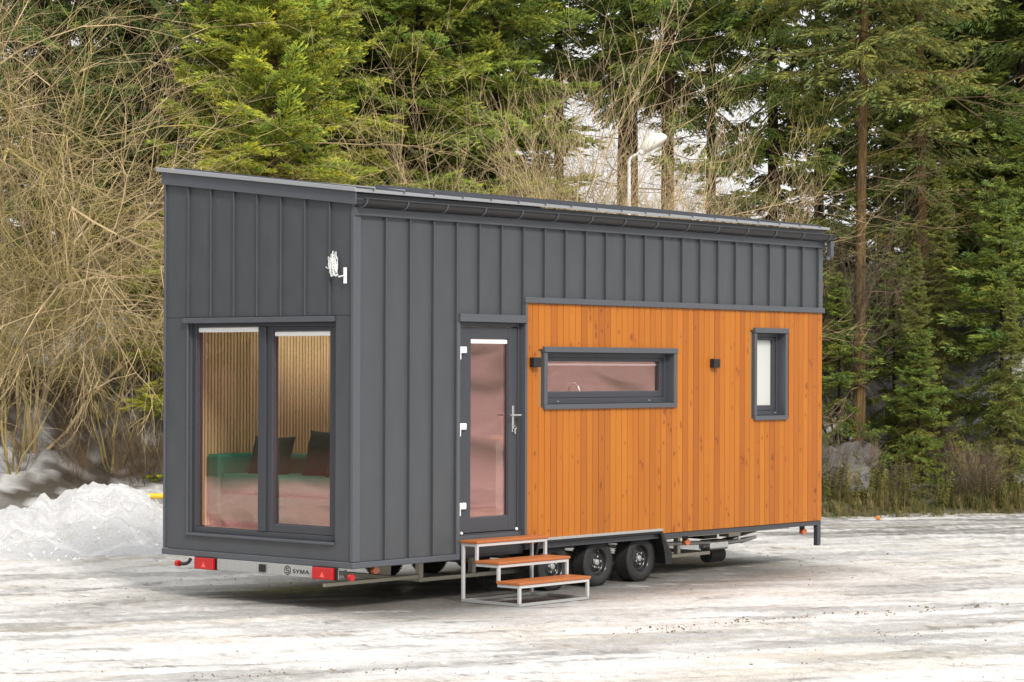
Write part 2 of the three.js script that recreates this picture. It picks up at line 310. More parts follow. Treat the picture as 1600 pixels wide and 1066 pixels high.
// loose things on the ground, too many to count
function scatter(name, geo, material, placed, parent = scene) {
  const o = new THREE.InstancedMesh(geo, material, placed.length), c = new THREE.Color(); o.name = name;
  placed.forEach(([m, col], i) => { o.setMatrixAt(i, m); if (col) o.setColorAt(i, c.setRGB(...col)); });
  shade(o); o.userData.kind = 'stuff'; parent.add(o);
  return o;
}
const mtx = (p, e, sc) => new THREE.Matrix4().compose(p, new THREE.Quaternion().setFromEuler(e), sc);
{
  const stone = new THREE.IcosahedronGeometry(1, 1); const a = stone.attributes.position; for (let i = 0; i < a.count; i++) { const v = V(a.getX(i), a.getY(i), a.getZ(i)), k = 1 + 0.25 * n3(v.x * 1.7, v.y * 1.7, v.z * 1.7); a.setXYZ(i, v.x * k, v.y * k * 0.7, v.z * k); } stone.computeVertexNormals();
  const rr = rngOf(71), list = [];
  const line = (x0, y0, x1, y1, n, spread, s0, s1) => { for (let i = 0; i < n; i++) { const t = rr(), x = lerp(x0, x1, t), y = lerp(y0, y1, t) + (rr() + rr() + rr() - 1.5) * spread, d = 3767 * 2.21 / (y - 573), s = (x - 800) / 3767 * d; if (n2(s * 3, d * 0.2) < -0.15 && rr() < 0.8) continue; const k = s0 + (s1 - s0) * rr() * rr(); list.push([mtx(at(d, s, lotY(d, s) + k * 0.25), new THREE.Euler(rr() * 3, rr() * 6, rr() * 3), V(k, k, k)), [0.12 + 0.12 * rr(), 0.09 + 0.08 * rr(), 0.055 + 0.05 * rr()]]); } };
  line(970, 984, 1640, 938, 330, 5, 0.004, 0.016); line(960, 990, 1130, 975, 60, 5, 0.004, 0.014); line(1360, 990, 1600, 970, 60, 14, 0.004, 0.012);
  line(100, 1000, 1600, 1000, 260, 60, 0.003, 0.010); line(0, 1040, 1600, 1040, 120, 20, 0.003, 0.009); line(380, 1058, 640, 1050, 50, 5, 0.004, 0.012); line(900, 900, 1600, 870, 120, 30, 0.003, 0.013); line(0, 940, 500, 900, 80, 20, 0.004, 0.012); line(250, 1066, 700, 1035, 60, 5, 0.004, 0.013);
  scatter('gravel', stone, mat(0xffffff, 0.9), list).userData.label = 'brown grit and small stones scattered over the icy lot';
  const lumps = [];
  const lump = (d, s, k) => lumps.push([mtx(at(d, s, Math.max(lotY(d, s), moundY(d, s)) + k * 0.3), new THREE.Euler(rr() * 3, rr() * 6, rr() * 3), V(k * (0.8 + rr() * 0.6), k * 0.7, k)), null]);
  for (let i = 0; i < 130; i++) { const px = -40 + rr() * 330, d = 27.0 + rr() * 3.4; lump(d, pxS(px, d), 0.01 + 0.045 * rr() * rr() * rr()); }
  scatter('snow_lumps', stone, mat(lin(0.84, 0.84, 0.85), 0.85), lumps).userData.label = 'loose lumps of snow fallen round the ploughed bank';
}
// ---------------------------------------------------------------- tiny house on its trailer: x along the long side, z = 0 its face, the end wall at x = 0
const L = 7.52, W = 2.55, BASE = 0.393, PW = 0.32;
const house = thing('tiny_house', V(3.76, 0, -1.275), 'tiny house on wheels clad in grey metal panels and orange boards', 'tiny house');
const roofY = (z) => 3.775 + 0.117 * -z;                      // top of the wall under the roof sheet
// shell (core walls with their openings), floor, ceiling
const DOOR = [1.405, 2.325, 0.615, 2.63], WIN = [2.66, 4.71, 1.84, 2.352], SW = [6.212, 6.758, 1.682, 2.588], EW = [-2.215, -0.24, 0.617, 2.61];
part('wall_core', [
  bx(0.023, 0.43, -0.14, DOOR[0], 3.6, -0.022), bx(DOOR[0], DOOR[3], -0.14, DOOR[1], 3.6, -0.022), bx(DOOR[0], 0.43, -0.14, DOOR[1], DOOR[2], -0.022), bx(DOOR[1], 0.43, -0.14, WIN[0], 3.6, -0.022),
  bx(WIN[0], WIN[3], -0.14, WIN[1], 3.6, -0.022), bx(WIN[0], 0.43, -0.14, WIN[1], WIN[2], -0.022), bx(WIN[1], 0.43, -0.14, SW[0], 3.6, -0.022),
  bx(SW[0], SW[3], -0.14, SW[1], 3.6, -0.022), bx(SW[0], 0.43, -0.14, SW[1], SW[2], -0.022), bx(SW[1], 0.43, -0.14, L - 0.02, 3.6, -0.022),
], M.trim, house);
part('wall_core', [bx(0.022, 0.43, -W + 0.02, 0.15, 3.6, EW[0]), bx(0.022, 0.43, EW[1], 0.15, 3.6, -0.141), bx(0.022, EW[3], EW[0], 0.15, 3.6, EW[1]), bx(0.022, 0.43, EW[0], 0.15, EW[2], EW[1])], M.trim, house);
part('wall_core', [bx(0.151, 0.43, -W + 0.02, L - 0.02, 3.6, -W + 0.12), bx(L - 0.14, 0.43, -W + 0.121, L - 0.02, 3.6, -0.141)], M.trim, house);
part('interior_lining', [bx(0.152, 0.66, -0.150, DOOR[0] - 0.02, 3.44, -0.1405), bx(DOOR[1] + 0.02, 0.66, -0.150, WIN[0] - 0.02, 3.44, -0.1405), bx(WIN[0], 0.66, -0.150, WIN[1], WIN[2] - 0.02, -0.1405), bx(WIN[0], WIN[3] + 0.02, -0.150, WIN[1], 3.44, -0.1405), bx(WIN[1] + 0.02, 0.66, -0.150, SW[0] - 0.02, 3.44, -0.1405), bx(3.0, 0.66, -W + 0.1205, L - 0.15, 3.44, -W + 0.13), bx(0.1505, 2.66, -W + 0.13, 0.16, 3.44, -0.151), bx(5.3, 0.66, -W + 0.131, 5.36, 3.44, -0.151)], M.inner, house);
part('floor', bx(0.16, 0.60, -W + 0.121, L - 0.141, 0.645, -0.142), M.floorWood, house);
// ceiling opening for an added, unseen roof window that lights the slat wall
const ADDED_SKYLIGHT = [0.40, 2.85, -2.36, -0.28];
part('ceiling', [bx(0.03, 3.45, -W + 0.03, ADDED_SKYLIGHT[0], 3.52, -0.03), bx(ADDED_SKYLIGHT[1], 3.45, -W + 0.03, L - 0.03, 3.52, -0.03), bx(ADDED_SKYLIGHT[0], 3.45, -W + 0.03, ADDED_SKYLIGHT[1], 3.52, ADDED_SKYLIGHT[2]), bx(ADDED_SKYLIGHT[0], 3.45, ADDED_SKYLIGHT[3], ADDED_SKYLIGHT[1], 3.52, -0.03), ...[[ADDED_SKYLIGHT[0] - 0.03, ADDED_SKYLIGHT[0]], [ADDED_SKYLIGHT[1], ADDED_SKYLIGHT[1] + 0.03]].map(([a, b]) => prism([[ADDED_SKYLIGHT[2] - 0.03, 3.5205], [ADDED_SKYLIGHT[3] + 0.03, 3.5205], [ADDED_SKYLIGHT[3] + 0.03, roofY(ADDED_SKYLIGHT[3] + 0.03) - 0.004], [ADDED_SKYLIGHT[2] - 0.03, roofY(ADDED_SKYLIGHT[2] - 0.03) - 0.004]], a, b, 'x')), bx(ADDED_SKYLIGHT[0], 3.5205, ADDED_SKYLIGHT[2] - 0.03, ADDED_SKYLIGHT[1], roofY(ADDED_SKYLIGHT[2]) - 0.004, ADDED_SKYLIGHT[2]), bx(ADDED_SKYLIGHT[0], 3.5205, ADDED_SKYLIGHT[3], ADDED_SKYLIGHT[1], roofY(ADDED_SKYLIGHT[3] + 0.03) - 0.004, ADDED_SKYLIGHT[3] + 0.03)], M.inner, house);

// slatted oak wall at the back of the living room
part('slat_backing', bx(0.162, 0.655, -W + 0.1202, 2.98, 3.4, -W + 0.128), M.felt, house);
for (let i = 0, x = 0.17; x < 2.95; i++, x += 0.0425) part('slat', bx(x, 0.66, -W + 0.1285, x + 0.0265, 3.39, -W + 0.147), i % 3 ? M.slat : M.slatB, house);

// standing seam panels: a slightly dished sheet and one upright folded seam each
function panelLong(x0, x1, y0, y1) {
  const g = [bx(x0 + 0.0005, y0, -0.020, x1 - 0.0005, y1, -0.010, rnd() * 9, rnd() * 9)];
  g.push(prism([[x1 - 0.007, y0 + 0.001], [x1 + 0.005, y0 + 0.001], [x1 + 0.005, y1 - 0.001], [x1 - 0.007, y1 - 0.001]], -0.0098, 0.022, 'z', 0.0025));
  return g;
}
const seams = []; for (let n = -1; n <= 22; n++) seams.push(0.394 + n * PW);
for (let i = 0; i < seams.length - 1; i++) {
  const a = seams[i], b = seams[i + 1];
  if (b < 1.36) part('wall_panel', panelLong(a, b, 0.452, 3.60), M.panel, house);
  else if (b < 2.33) part('wall_panel', panelLong(a, b, 2.665, 3.60), M.panel, house);
  else part('wall_panel', panelLong(a, b, 2.835, 3.60), M.panel, house);
}
part('corner_trim', [rb(-0.019, 0.452, -0.030, 0.072, 3.60, 0.012, 0.006)], M.trim, house);
part('corner_trim', [rb(7.436, 2.86, -0.030, L + 0.004, 3.60, 0.012, 0.006)], M.trim, house);
part('door_jamb_trim', [rb(1.356, 0.44, -0.0205, 1.404, 2.70, 0.016, 0.004)], M.trim, house);
part('base_trim', [rb(-0.032, BASE, -0.03, 1.40, 0.449, 0.024, 0.008)], M.trim, house);
part('base_trim', [rb(-0.034, BASE, -W - 0.012, 0.0, 0.450, -0.0305, 0.008)], M.trim, house);
part('base_frame', [rb(2.36, 0.432, -0.055, L, 0.482, -0.001, 0.004), rb(L - 0.068, 0.2, -0.055, L, 0.4315, -0.002, 0.004)], M.frame, house);
part('door_sill_board', [rb(1.404, 0.40, -0.10, 2.36, 0.612, -0.024, 0.004)], M.frame, house);

// end wall sheets
const ez = []; for (let m = 0; m <= 6; m++) ez.push(-W + 0.347 + m * 0.318);
const zEdges = [-W + 0.012, ...ez, -0.031];
for (let i = 0; i < zEdges.length - 1; i++) {
  const a = zEdges[i], b = zEdges[i + 1], y0 = 2.668, ya = roofY(a) - 0.015, yb = roofY(b) - 0.015;
  const g = [prism([[a + 0.0005, y0], [b - 0.0005, y0], [b - 0.0005, yb], [a + 0.0005, ya]], 0.0, 0.0215, 'x')];
  if (i < zEdges.length - 2) g.push(prism([[b - 0.007, y0 + 0.001], [b + 0.004, y0 + 0.001], [b + 0.004, yb], [b - 0.007, yb]], -0.028, -0.0002, 'x', 0.0025));
  part('wall_panel', g, M.panel, house);
}
part('wall_panel', bx(0.0, 0.452, -W + 0.012, 0.0215, 2.664, EW[0] - 0.012, 2, 3), M.panel, house);
part('wall_panel', bx(0.0, 0.452, EW[1] + 0.008, 0.0215, 2.664, -0.031, 4, 1), M.panel, house);
part('wall_panel', bx(0.001, 0.452, EW[0] - 0.012, 0.0215, EW[2] - 0.022, EW[1] + 0.008, 6, 2), M.panel, house);
part('corner_trim', [prism([[-W - 0.012, 0.452], [-W + 0.012, 0.452], [-W + 0.012, roofY(-W) - 0.012], [-W - 0.012, roofY(-W) - 0.012]], -0.018, 0.03, 'x', 0.004)], M.trim, house);
part('verge_trim', [prism([[-W - 0.02, roofY(-W) - 0.115], [0.055, roofY(0.055) - 0.115], [0.055, roofY(0.055) - 0.002], [-W - 0.02, roofY(-W - 0.02) - 0.002]], -0.042, -0.0285, 'x', 0.003)], M.trim, house);

// end window: fixed pane on the left, opening sash on the right
{
  const w = sub('window', house), [z0, z1, y0, y1] = EW;
  part('lintel_trim', [rb(-0.040, 2.612, z0 - 0.045, 0.0, 2.662, z1 + 0.004, 0.004)], M.trim, w);
  part('side_trim', [rb(-0.014, y0 - 0.022, z0 - 0.018, -0.0002, 2.611, z0 + 0.001, 0.003)], M.trim, w);
  part('sill', [rb(-0.030, y0 - 0.024, z0 - 0.01, 0.05, y0 - 0.001, z1 + 0.004, 0.004)], M.trim, w);
  part('frame', [rb(0.045, y0, z0, 0.135, y1, z0 + 0.055), rb(0.045, y0, z1 - 0.055, 0.135, y1, z1), rb(0.046, y1 - 0.035, z0 + 0.055, 0.134, y1, z1 - 0.055), rb(0.046, y0, z0 + 0.055, 0.134, y0 + 0.05, z1 - 0.055), rb(0.040, y0 + 0.05, -1.295, 0.134, y1 - 0.035, -1.195)], M.frame, w);
  const s0 = -1.1945, s1 = z1 - 0.0555, a = y0 + 0.0505, b = y1 - 0.0355;
  part('sash', [rb(0.062, a, s0, 0.138, b, s0 + 0.075), rb(0.062, a, s1 - 0.075, 0.138, b, s1), rb(0.063, a, s0 + 0.075, 0.137, a + 0.075, s1 - 0.075), rb(0.063, b - 0.045, s0 + 0.075, 0.137, b, s1 - 0.075)], M.frame, w);
  part('pane', bx(0.096, y0 + 0.05, z0 + 0.055, 0.100, y1 - 0.035, -1.295), M.glass, w);
  part('pane', bx(0.106, a + 0.075, s0 + 0.075, 0.110, b - 0.045, s1 - 0.075), M.glass, w);
  part('glazing_bead', [bx(0.090, y0 + 0.05, z0 + 0.055, 0.0955, y0 + 0.058, -1.295), bx(0.1, a + 0.075, s0 + 0.075, 0.1055, a + 0.081, s1 - 0.075)], M.trim, w);
  part('blind_cassette', [rb(0.068, 2.526, z0 + 0.06, 0.0955, 2.573, -1.302, 0.01)], M.white, w);
  part('blind_cassette', [rb(0.080, 2.484, s0 + 0.078, 0.1055, 2.528, s1 - 0.078, 0.01)], M.white, w);
}
// door
{
  const d = sub('door', house), [x0, x1, y0, y1] = DOOR;
  part('lintel_trim', [rb(1.372, 2.632, -0.01, 2.345, 2.705, 0.046, 0.004)], M.trim, d);
  part('frame', [rb(x0, y0, -0.12, x0 + 0.045, y1, -0.030), rb(x1 - 0.04, y0, -0.12, x1, y1, -0.030), rb(x0 + 0.045, y1 - 0.04, -0.119, x1 - 0.04, y1, -0.031), rb(x0 + 0.0452, y0, -0.119, x1 - 0.0402, y0 + 0.012, -0.02)], M.frame, d);
  const a = x0 + 0.052, b = x1 - 0.046, c = y0 + 0.018, e = y1 - 0.046, gx0 = 1.608, gx1 = 2.155, gy0 = 0.772, gy1 = 2.475;
  part('leaf', [rb(a, c, -0.11, gx0, e, -0.034, 0.006), rb(gx1, c, -0.11, b, e, -0.034, 0.006), rb(gx0 + 0.0002, c, -0.109, gx1 - 0.0002, gy0, -0.035, 0.006), rb(gx0 + 0.0002, gy1, -0.109, gx1 - 0.0002, e, -0.035, 0.006)], M.frame, d);
  part('pane', bx(gx0, gy0, -0.066, gx1, gy1, -0.062), M.glass, d);
  part('glazing_bead', [bx(gx0, gy0, -0.060, gx1, gy0 + 0.008, -0.046), bx(gx0, gy0 + 0.008, -0.060, gx0 + 0.006, gy1, -0.048), bx(gx1 - 0.005, gy0 + 0.008, -0.060, gx1, gy1, -0.048)], M.trim, d);
  part('blind_cassette', [rb(gx0 + 0.008, gy1 - 0.048, -0.0615, gx1 - 0.010, gy1 - 0.006, -0.044, 0.008)], M.white, d);
  for (const y of [2.335, 1.612, 0.862]) part('hinge', [rb(1.404, y - 0.062, -0.034, 1.428, y + 0.062, 0.008, 0.008), rb(1.428, y, -0.0338, 1.522, y + 0.062, -0.006, 0.008)], M.white, d);
  part('handle', [rb(2.196, 1.575, -0.0336, 2.228, 1.835, -0.024, 0.01), rod(V(2.212, 1.742, -0.030), V(2.212, 1.742, 0.024), 0.011), rod(V(2.270, 1.742, 0.022), V(2.125, 1.742, 0.022), 0.010)], M.steel, d);
  part('key_ring', [new THREE.TorusGeometry(0.018, 0.003, 6, 16).translate(2.222, 1.622, -0.012), rb(2.216, 1.56, -0.016, 2.236, 1.612, -0.010, 0.002)], M.steel, d);
  part('drain_cap', [new THREE.SphereGeometry(0.016, 10, 8).translate(1.466, 0.636, -0.022)], M.white, d); part('drain_cap', [new THREE.SphereGeometry(0.016, 10, 8).translate(2.262, 0.641, -0.022)], M.white, d);
}
// windows in the boarded part
function boardWindow([x0, x1, y0, y1], tw, fr, glassZ, blind) {
  const w = sub('window', house);
  part('surround', [rb(x0 - tw - 0.006, y1, -0.021, x1 + tw + 0.006, y1 + 0.055, 0.046, 0.004), rb(x0 - tw, y0, -0.021, x0, y1 - 0.0005, 0.034, 0.004), rb(x1, y0, -0.021, x1 + tw, y1 - 0.0005, 0.034, 0.004), rb(x0 - tw, y0 - 0.048, -0.021, x1 + tw, y0 - 0.0005, 0.040, 0.004)], M.trim, w);
  part('frame', [rb(x0, y0, -0.135, x0 + fr * 0.5, y1, -0.055), rb(x1 - fr * 0.5, y0, -0.135, x1, y1, -0.055), rb(x0 + fr * 0.5, y0, -0.134, x1 - fr * 0.5, y0 + fr * 0.5, -0.056), rb(x0 + fr * 0.5, y1 - fr * 0.4, -0.134, x1 - fr * 0.5, y1, -0.056)], M.frame, w);
  const a = x0 + fr * 0.5 + 0.001, b = x1 - fr * 0.5 - 0.001, c = y0 + fr * 0.5 + 0.001, e = y1 - fr * 0.4 - 0.001, s = fr * 0.5;
  part('sash', [rb(a, c, -0.13, a + s, e, -0.068), rb(b - s, c, -0.13, b, e, -0.068), rb(a + s, c, -0.129, b - s, c + s, -0.069), rb(a + s, e - s * 0.7, -0.129, b - s, e, -0.069)], M.frame, w);
  part('pane', bx(a + s, c + s, glassZ - 0.004, b - s, e - s * 0.7, glassZ), blind ? M.frost : M.glass, w, blind ? 'milky white pane' : undefined);
  part('glazing_bead', [bx(a + s, c + s, glassZ + 0.001, b - s, c + s + 0.006, -0.072)], M.trim, w);
  for (const x of [x0 + (x1 - x0) * 0.12, x1 - (x1 - x0) * 0.16]) part('drain_cap', [rb(x, y0 + 0.022, -0.056, x + 0.028, y0 + 0.032, -0.048, 0.003)], M.galv, w);
  if (!blind) part('blind_cassette', [rb(a + s + 0.01, e - s * 0.7 - 0.040, -0.140, b - s - 0.01, e - s * 0.7 - 0.016, -0.1, 0.006)], M.white, w);
  return w;
}
boardWindow(WIN, 0.05, 0.118, -0.095, false);
boardWindow(SW, 0.045, 0.105, -0.10, true);

// boards
part('board_backing', [bx(2.36, 0.486, -0.0215, WIN[0] - 0.05, 2.83, -0.012), bx(WIN[0] - 0.05, 0.486, -0.0215, WIN[1] + 0.05, WIN[2] - 0.048, -0.012), bx(WIN[0] - 0.05, WIN[3] + 0.055, -0.0215, WIN[1] + 0.05, 2.83, -0.012), bx(WIN[1] + 0.05, 0.486, -0.0215, SW[0] - 0.045, 2.83, -0.012), bx(SW[0] - 0.045, 0.486, -0.0215, SW[1] + 0.045, SW[2] - 0.048, -0.012), bx(SW[0] - 0.045, SW[3] + 0.055, -0.0215, SW[1] + 0.045, 2.83, -0.012), bx(SW[1] + 0.045, 0.486, -0.0215, L - 0.006, 2.83, -0.012)], mat(lin(0.34, 0.17, 0.05), 0.9), house);
{
  const rr = rngOf(99), N = 55, X0 = 2.362, X1 = L - 0.004, pw = (X1 - X0) / N;
  const board = (x0, x1, y0, y1, col, vo, m, proud) => {
    const c = 0.004, zf = 0.012 + proud, shape = [[x0 + 0.0030, -0.0118], [x1 - 0.0032, -0.0118], [x1 - 0.0032, zf - c], [x1 - 0.0032 - c, zf], [x0 + 0.0030 + c, zf], [x0 + 0.0030, zf - c]];
    const P = [], U = [], n = shape.length;
    const uv = (x, y) => [(col + clamp((x - x0) / (x1 - x0), 0.02, 0.98)) / COLS, (y + vo) / 2.6];
    for (let i = 0; i < n; i++) { const p = shape[i], q = shape[(i + 1) % n]; for (const [v, y] of [[p, y0], [q, y0], [q, y1], [p, y0], [q, y1], [p, y1]]) { P.push(v[0], y, v[1]); U.push(...uv(v[0], y)); } }
    for (const y of [y0, y1]) for (let i = 1; i < n - 1; i++) for (const v of (y === y1 ? [shape[0], shape[i], shape[i + 1]] : [shape[0], shape[i + 1], shape[i]])) { P.push(v[0], y, v[1]); U.push(...uv(v[0], y)); }
    const g = new THREE.BufferGeometry(); g.setAttribute('position', new THREE.Float32BufferAttribute(P, 3)); g.setAttribute('uv', new THREE.Float32BufferAttribute(U, 2));
    // sides wind outward when seen from above the prism; make them so
    const a = g.attributes.position.array; for (let i = 0; i < n * 18; i += 9) for (let k = 0; k < 3; k++) { const t = a[i + 3 + k]; a[i + 3 + k] = a[i + 6 + k]; a[i + 6 + k] = t; }
    const u = g.attributes.uv.array; for (let i = 0; i < n * 12; i += 6) for (let k = 0; k < 2; k++) { const t = u[i + 2 + k]; u[i + 2 + k] = u[i + 4 + k]; u[i + 4 + k] = t; }
    g.computeVertexNormals();
    part('board', g, m, house);
  };
  for (let i = 0; i < N; i++) {
    const x0 = X0 + i * pw, x1 = x0 + pw, col = Math.floor(rr() * COLS), vo = rr() * 2.6, m = M.wood[Math.floor(rr() * 5)], pr = (rr() - 0.5) * 0.002;
    const top = 2.826, bot = x0 < 2.36 + 0.1 ? 0.486 : 0.486;
    const spans = [];
    const hits = (w, tw) => x1 > w[0] - tw && x0 < w[1] + tw;
    if (hits(WIN, 0.046)) spans.push([bot, WIN[2] - 0.03], [WIN[3] + 0.03, top]);
    else if (hits(SW, 0.041)) spans.push([bot, SW[2] - 0.03], [SW[3] + 0.03, top]);
    else spans.push([bot, top]);
    for (const [a, b] of spans) board(x0, x1, a, b, col, vo, m, pr);
  }
}
part('board_top_trim', [rb(2.316, 2.828, -0.0205, L + 0.008, 2.884, 0.040, 0.004)], M.trim, house);
part('board_side_trim', [rb(2.3265, 0.486, -0.0205, 2.3605, 2.827, 0.030, 0.003)], M.trim, house);

// black cube wall lamps, not lit
for (const x of [2.46, 5.42]) { const o = part('wall_lamp', [rb(x - 0.055, 2.205, 0.0148, x + 0.055, 2.300, 0.075, 0.006)], M.black, house); }

// roof: thin sheet with seams, edge strip, gutter on brackets, outlet
{
  const R = (y, z0, z1, t, x0, x1, m, name) => part(name, [prism([[z0, roofY(z0) + y], [z1, roofY(z1) + y], [z1, roofY(z1) + y + t], [z0, roofY(z0) + y + t]], x0, x1, 'x', 0.004)], m, house);
  R(0.0, -W - 0.06, 0.075, 0.028, -0.06, ADDED_SKYLIGHT[0], M.roof, 'roof_sheet'); R(0.0, -W - 0.06, 0.075, 0.028, ADDED_SKYLIGHT[1], L + 0.05, M.roof, 'roof_sheet'); R(0.0, -W - 0.06, ADDED_SKYLIGHT[2], 0.028, ADDED_SKYLIGHT[0], ADDED_SKYLIGHT[1], M.roof, 'roof_sheet'); R(0.0, ADDED_SKYLIGHT[3], 0.075, 0.028, ADDED_SKYLIGHT[0], ADDED_SKYLIGHT[1], M.roof, 'roof_sheet');
  R(-0.045, ADDED_SKYLIGHT[2] + 0.002, ADDED_SKYLIGHT[3] - 0.002, 0.012, ADDED_SKYLIGHT[0] + 0.002, ADDED_SKYLIGHT[1] - 0.002, new THREE.MeshPhysicalMaterial({ transmission: 1, roughness: 0.02, thickness: 0, ior: 1.45 }), 'added_roof_window_pane');  // added pane out of view, passes daylight down to the slats
  for (let x = 0.16; x < L; x += 0.40) part('roof_seam', [prism(x > ADDED_SKYLIGHT[0] - 0.02 && x < ADDED_SKYLIGHT[1] + 0.02 ? [[ADDED_SKYLIGHT[3], roofY(ADDED_SKYLIGHT[3]) + 0.0285], [0.085, roofY(0.085) + 0.018], [0.085, roofY(0.085) + 0.045], [ADDED_SKYLIGHT[3], roofY(ADDED_SKYLIGHT[3]) + 0.055]] : [[-W - 0.05, roofY(-W - 0.05) + 0.0285], [0.085, roofY(0.085) + 0.018], [0.085, roofY(0.085) + 0.045], [-W - 0.05, roofY(-W - 0.05) + 0.055]], x - 0.007, x + 0.007, 'x')], M.trim, house);
  part('verge_cap', [prism([[-W - 0.07, roofY(-W - 0.07) + 0.0], [0.08, roofY(0.08) + 0.0], [0.08, roofY(0.08) + 0.040], [-W - 0.07, roofY(-W - 0.07) + 0.040]], -0.074, -0.0605, 'x', 0.003)], M.roof, house);
  part('fascia', [rb(-0.018, 3.562, -0.02, L + 0.012, 3.635, 0.034, 0.004)], M.trim, house);
  part('fascia', [rb(-0.016, 3.636, -0.02, L + 0.012, 3.76, 0.016, 0.003)], M.trim, house);
  // half-round gutter with a rolled front lip
  const prof = []; for (let k = 0; k <= 10; k++) { const a = Math.PI + k / 10 * Math.PI; prof.push([0.083 + 0.062 * Math.cos(a), 3.702 + 0.066 * Math.sin(a)]); }
  for (let k = 10; k >= 0; k--) { const a = Math.PI + k / 10 * Math.PI; prof.push([0.083 + 0.058 * Math.cos(a), 3.702 + 0.062 * Math.sin(a)]); }
  part('gutter', [prism(prof, -0.03, L + 0.06, 'x'), rod(V(-0.03, 3.704, 0.146), V(L + 0.06, 3.704, 0.146), 0.008, 0.008, 8)], M.gutter, house);
  for (let x = 0.0; x < L + 0.05; x += 0.533) { const pts = []; for (let k = 0; k <= 10; k++) { const a = Math.PI + k / 10 * Math.PI; pts.push(V(x + 0.012 * k / 10, 3.704 + 0.071 * Math.sin(a), 0.083 + 0.067 * Math.cos(a))); } part('gutter_bracket', [tube(pts, 0.008, 14, 5)], M.trim, house); }
  part('downspout', [rb(L + 0.015, 3.46, 0.05, L + 0.075, 3.64, 0.115, 0.01, 2), rod(V(L + 0.045, 3.47, 0.08), V(L - 0.01, 3.425, 0.07), 0.022)], M.trim, house);
}
// white cable left coiled on a bracket by the corner
part('cable_bracket', [rb(-0.030, 2.950, -0.112, -0.0195, 3.095, -0.074, 0.003), rod(V(-0.036, 3.012, -0.165), V(-0.036, 3.022, -0.09), 0.007)], M.white, house);
{
  const rr = rngOf(5), pts = []; for (let i = 0; i < 46; i++) { const t = i / 45; pts.push(V(-0.045 + 0.018 * (rr() - 0.5), 3.075 + 0.085 * Math.sin(i * 1.9 + rr()) + 0.08 * t + (rr() - 0.5) * 0.06, -0.225 + 0.045 * Math.cos(i * 1.7) + (rr() - 0.5) * 0.04)); }
  part('cable_coil', [tube(pts, 0.0034, 420, 4), tube([V(-0.045, 3.03, -0.16), V(-0.05, 3.03, -0.20), V(-0.05, 3.09, -0.225), V(-0.045, 3.20, -0.235), V(-0.05, 3.245, -0.222)], 0.0055, 30, 6), tube([V(-0.045, 3.10, -0.25), V(-0.05, 3.09, -0.285), V(-0.045, 3.105, -0.32)], 0.003, 10, 5)], M.white, house);
}

// ---------------------------------------------------------------- trailer under the house
part('chassis_rail', [rb(0.02, 0.375, -0.46, L - 0.05, 0.4315, -0.40, 0.004), rb(0.02, 0.375, -2.15, L - 0.05, 0.4315, -2.09, 0.004), ...[0.3, 1.4, 2.4, 3.4, 4.9, 5.9, 6.9].map((x) => bx(x, 0.378, -2.089, x + 0.05, 0.43, -0.461))], M.galvWarm, house);
part('floor_underside', bx(0.03, 0.4320, -W + 0.03, L - 0.03, 0.4518, -0.06), M.core, house);
part('truss', [rb(1.30, 0.165, -0.46, 5.95, 0.205, -0.40, 0.004), rb(1.30, 0.165, -2.15, 5.95, 0.205, -2.09, 0.004), rb(1.30, 0.166, -2.089, 1.35, 0.204, -0.461, 0.004), rb(5.90, 0.166, -2.089, 5.95, 0.204, -0.461, 0.004),
  ...[[1.30, -0.46], [1.30, -2.15], [1.30, -1.02], [2.05, -0.46], [5.36, -0.46], [5.90, -2.15]].map(([x, z]) => rb(x, 0.206, z, x + 0.05, 0.3745, z + 0.06, 0.004)), rb(1.306, 0.206, -0.95, 1.326, 0.374, -0.80, 0.003), rb(0.05, 0.20, -0.44, 1.2995, 0.235, -0.41, 0.003)], M.galvWarm, house);
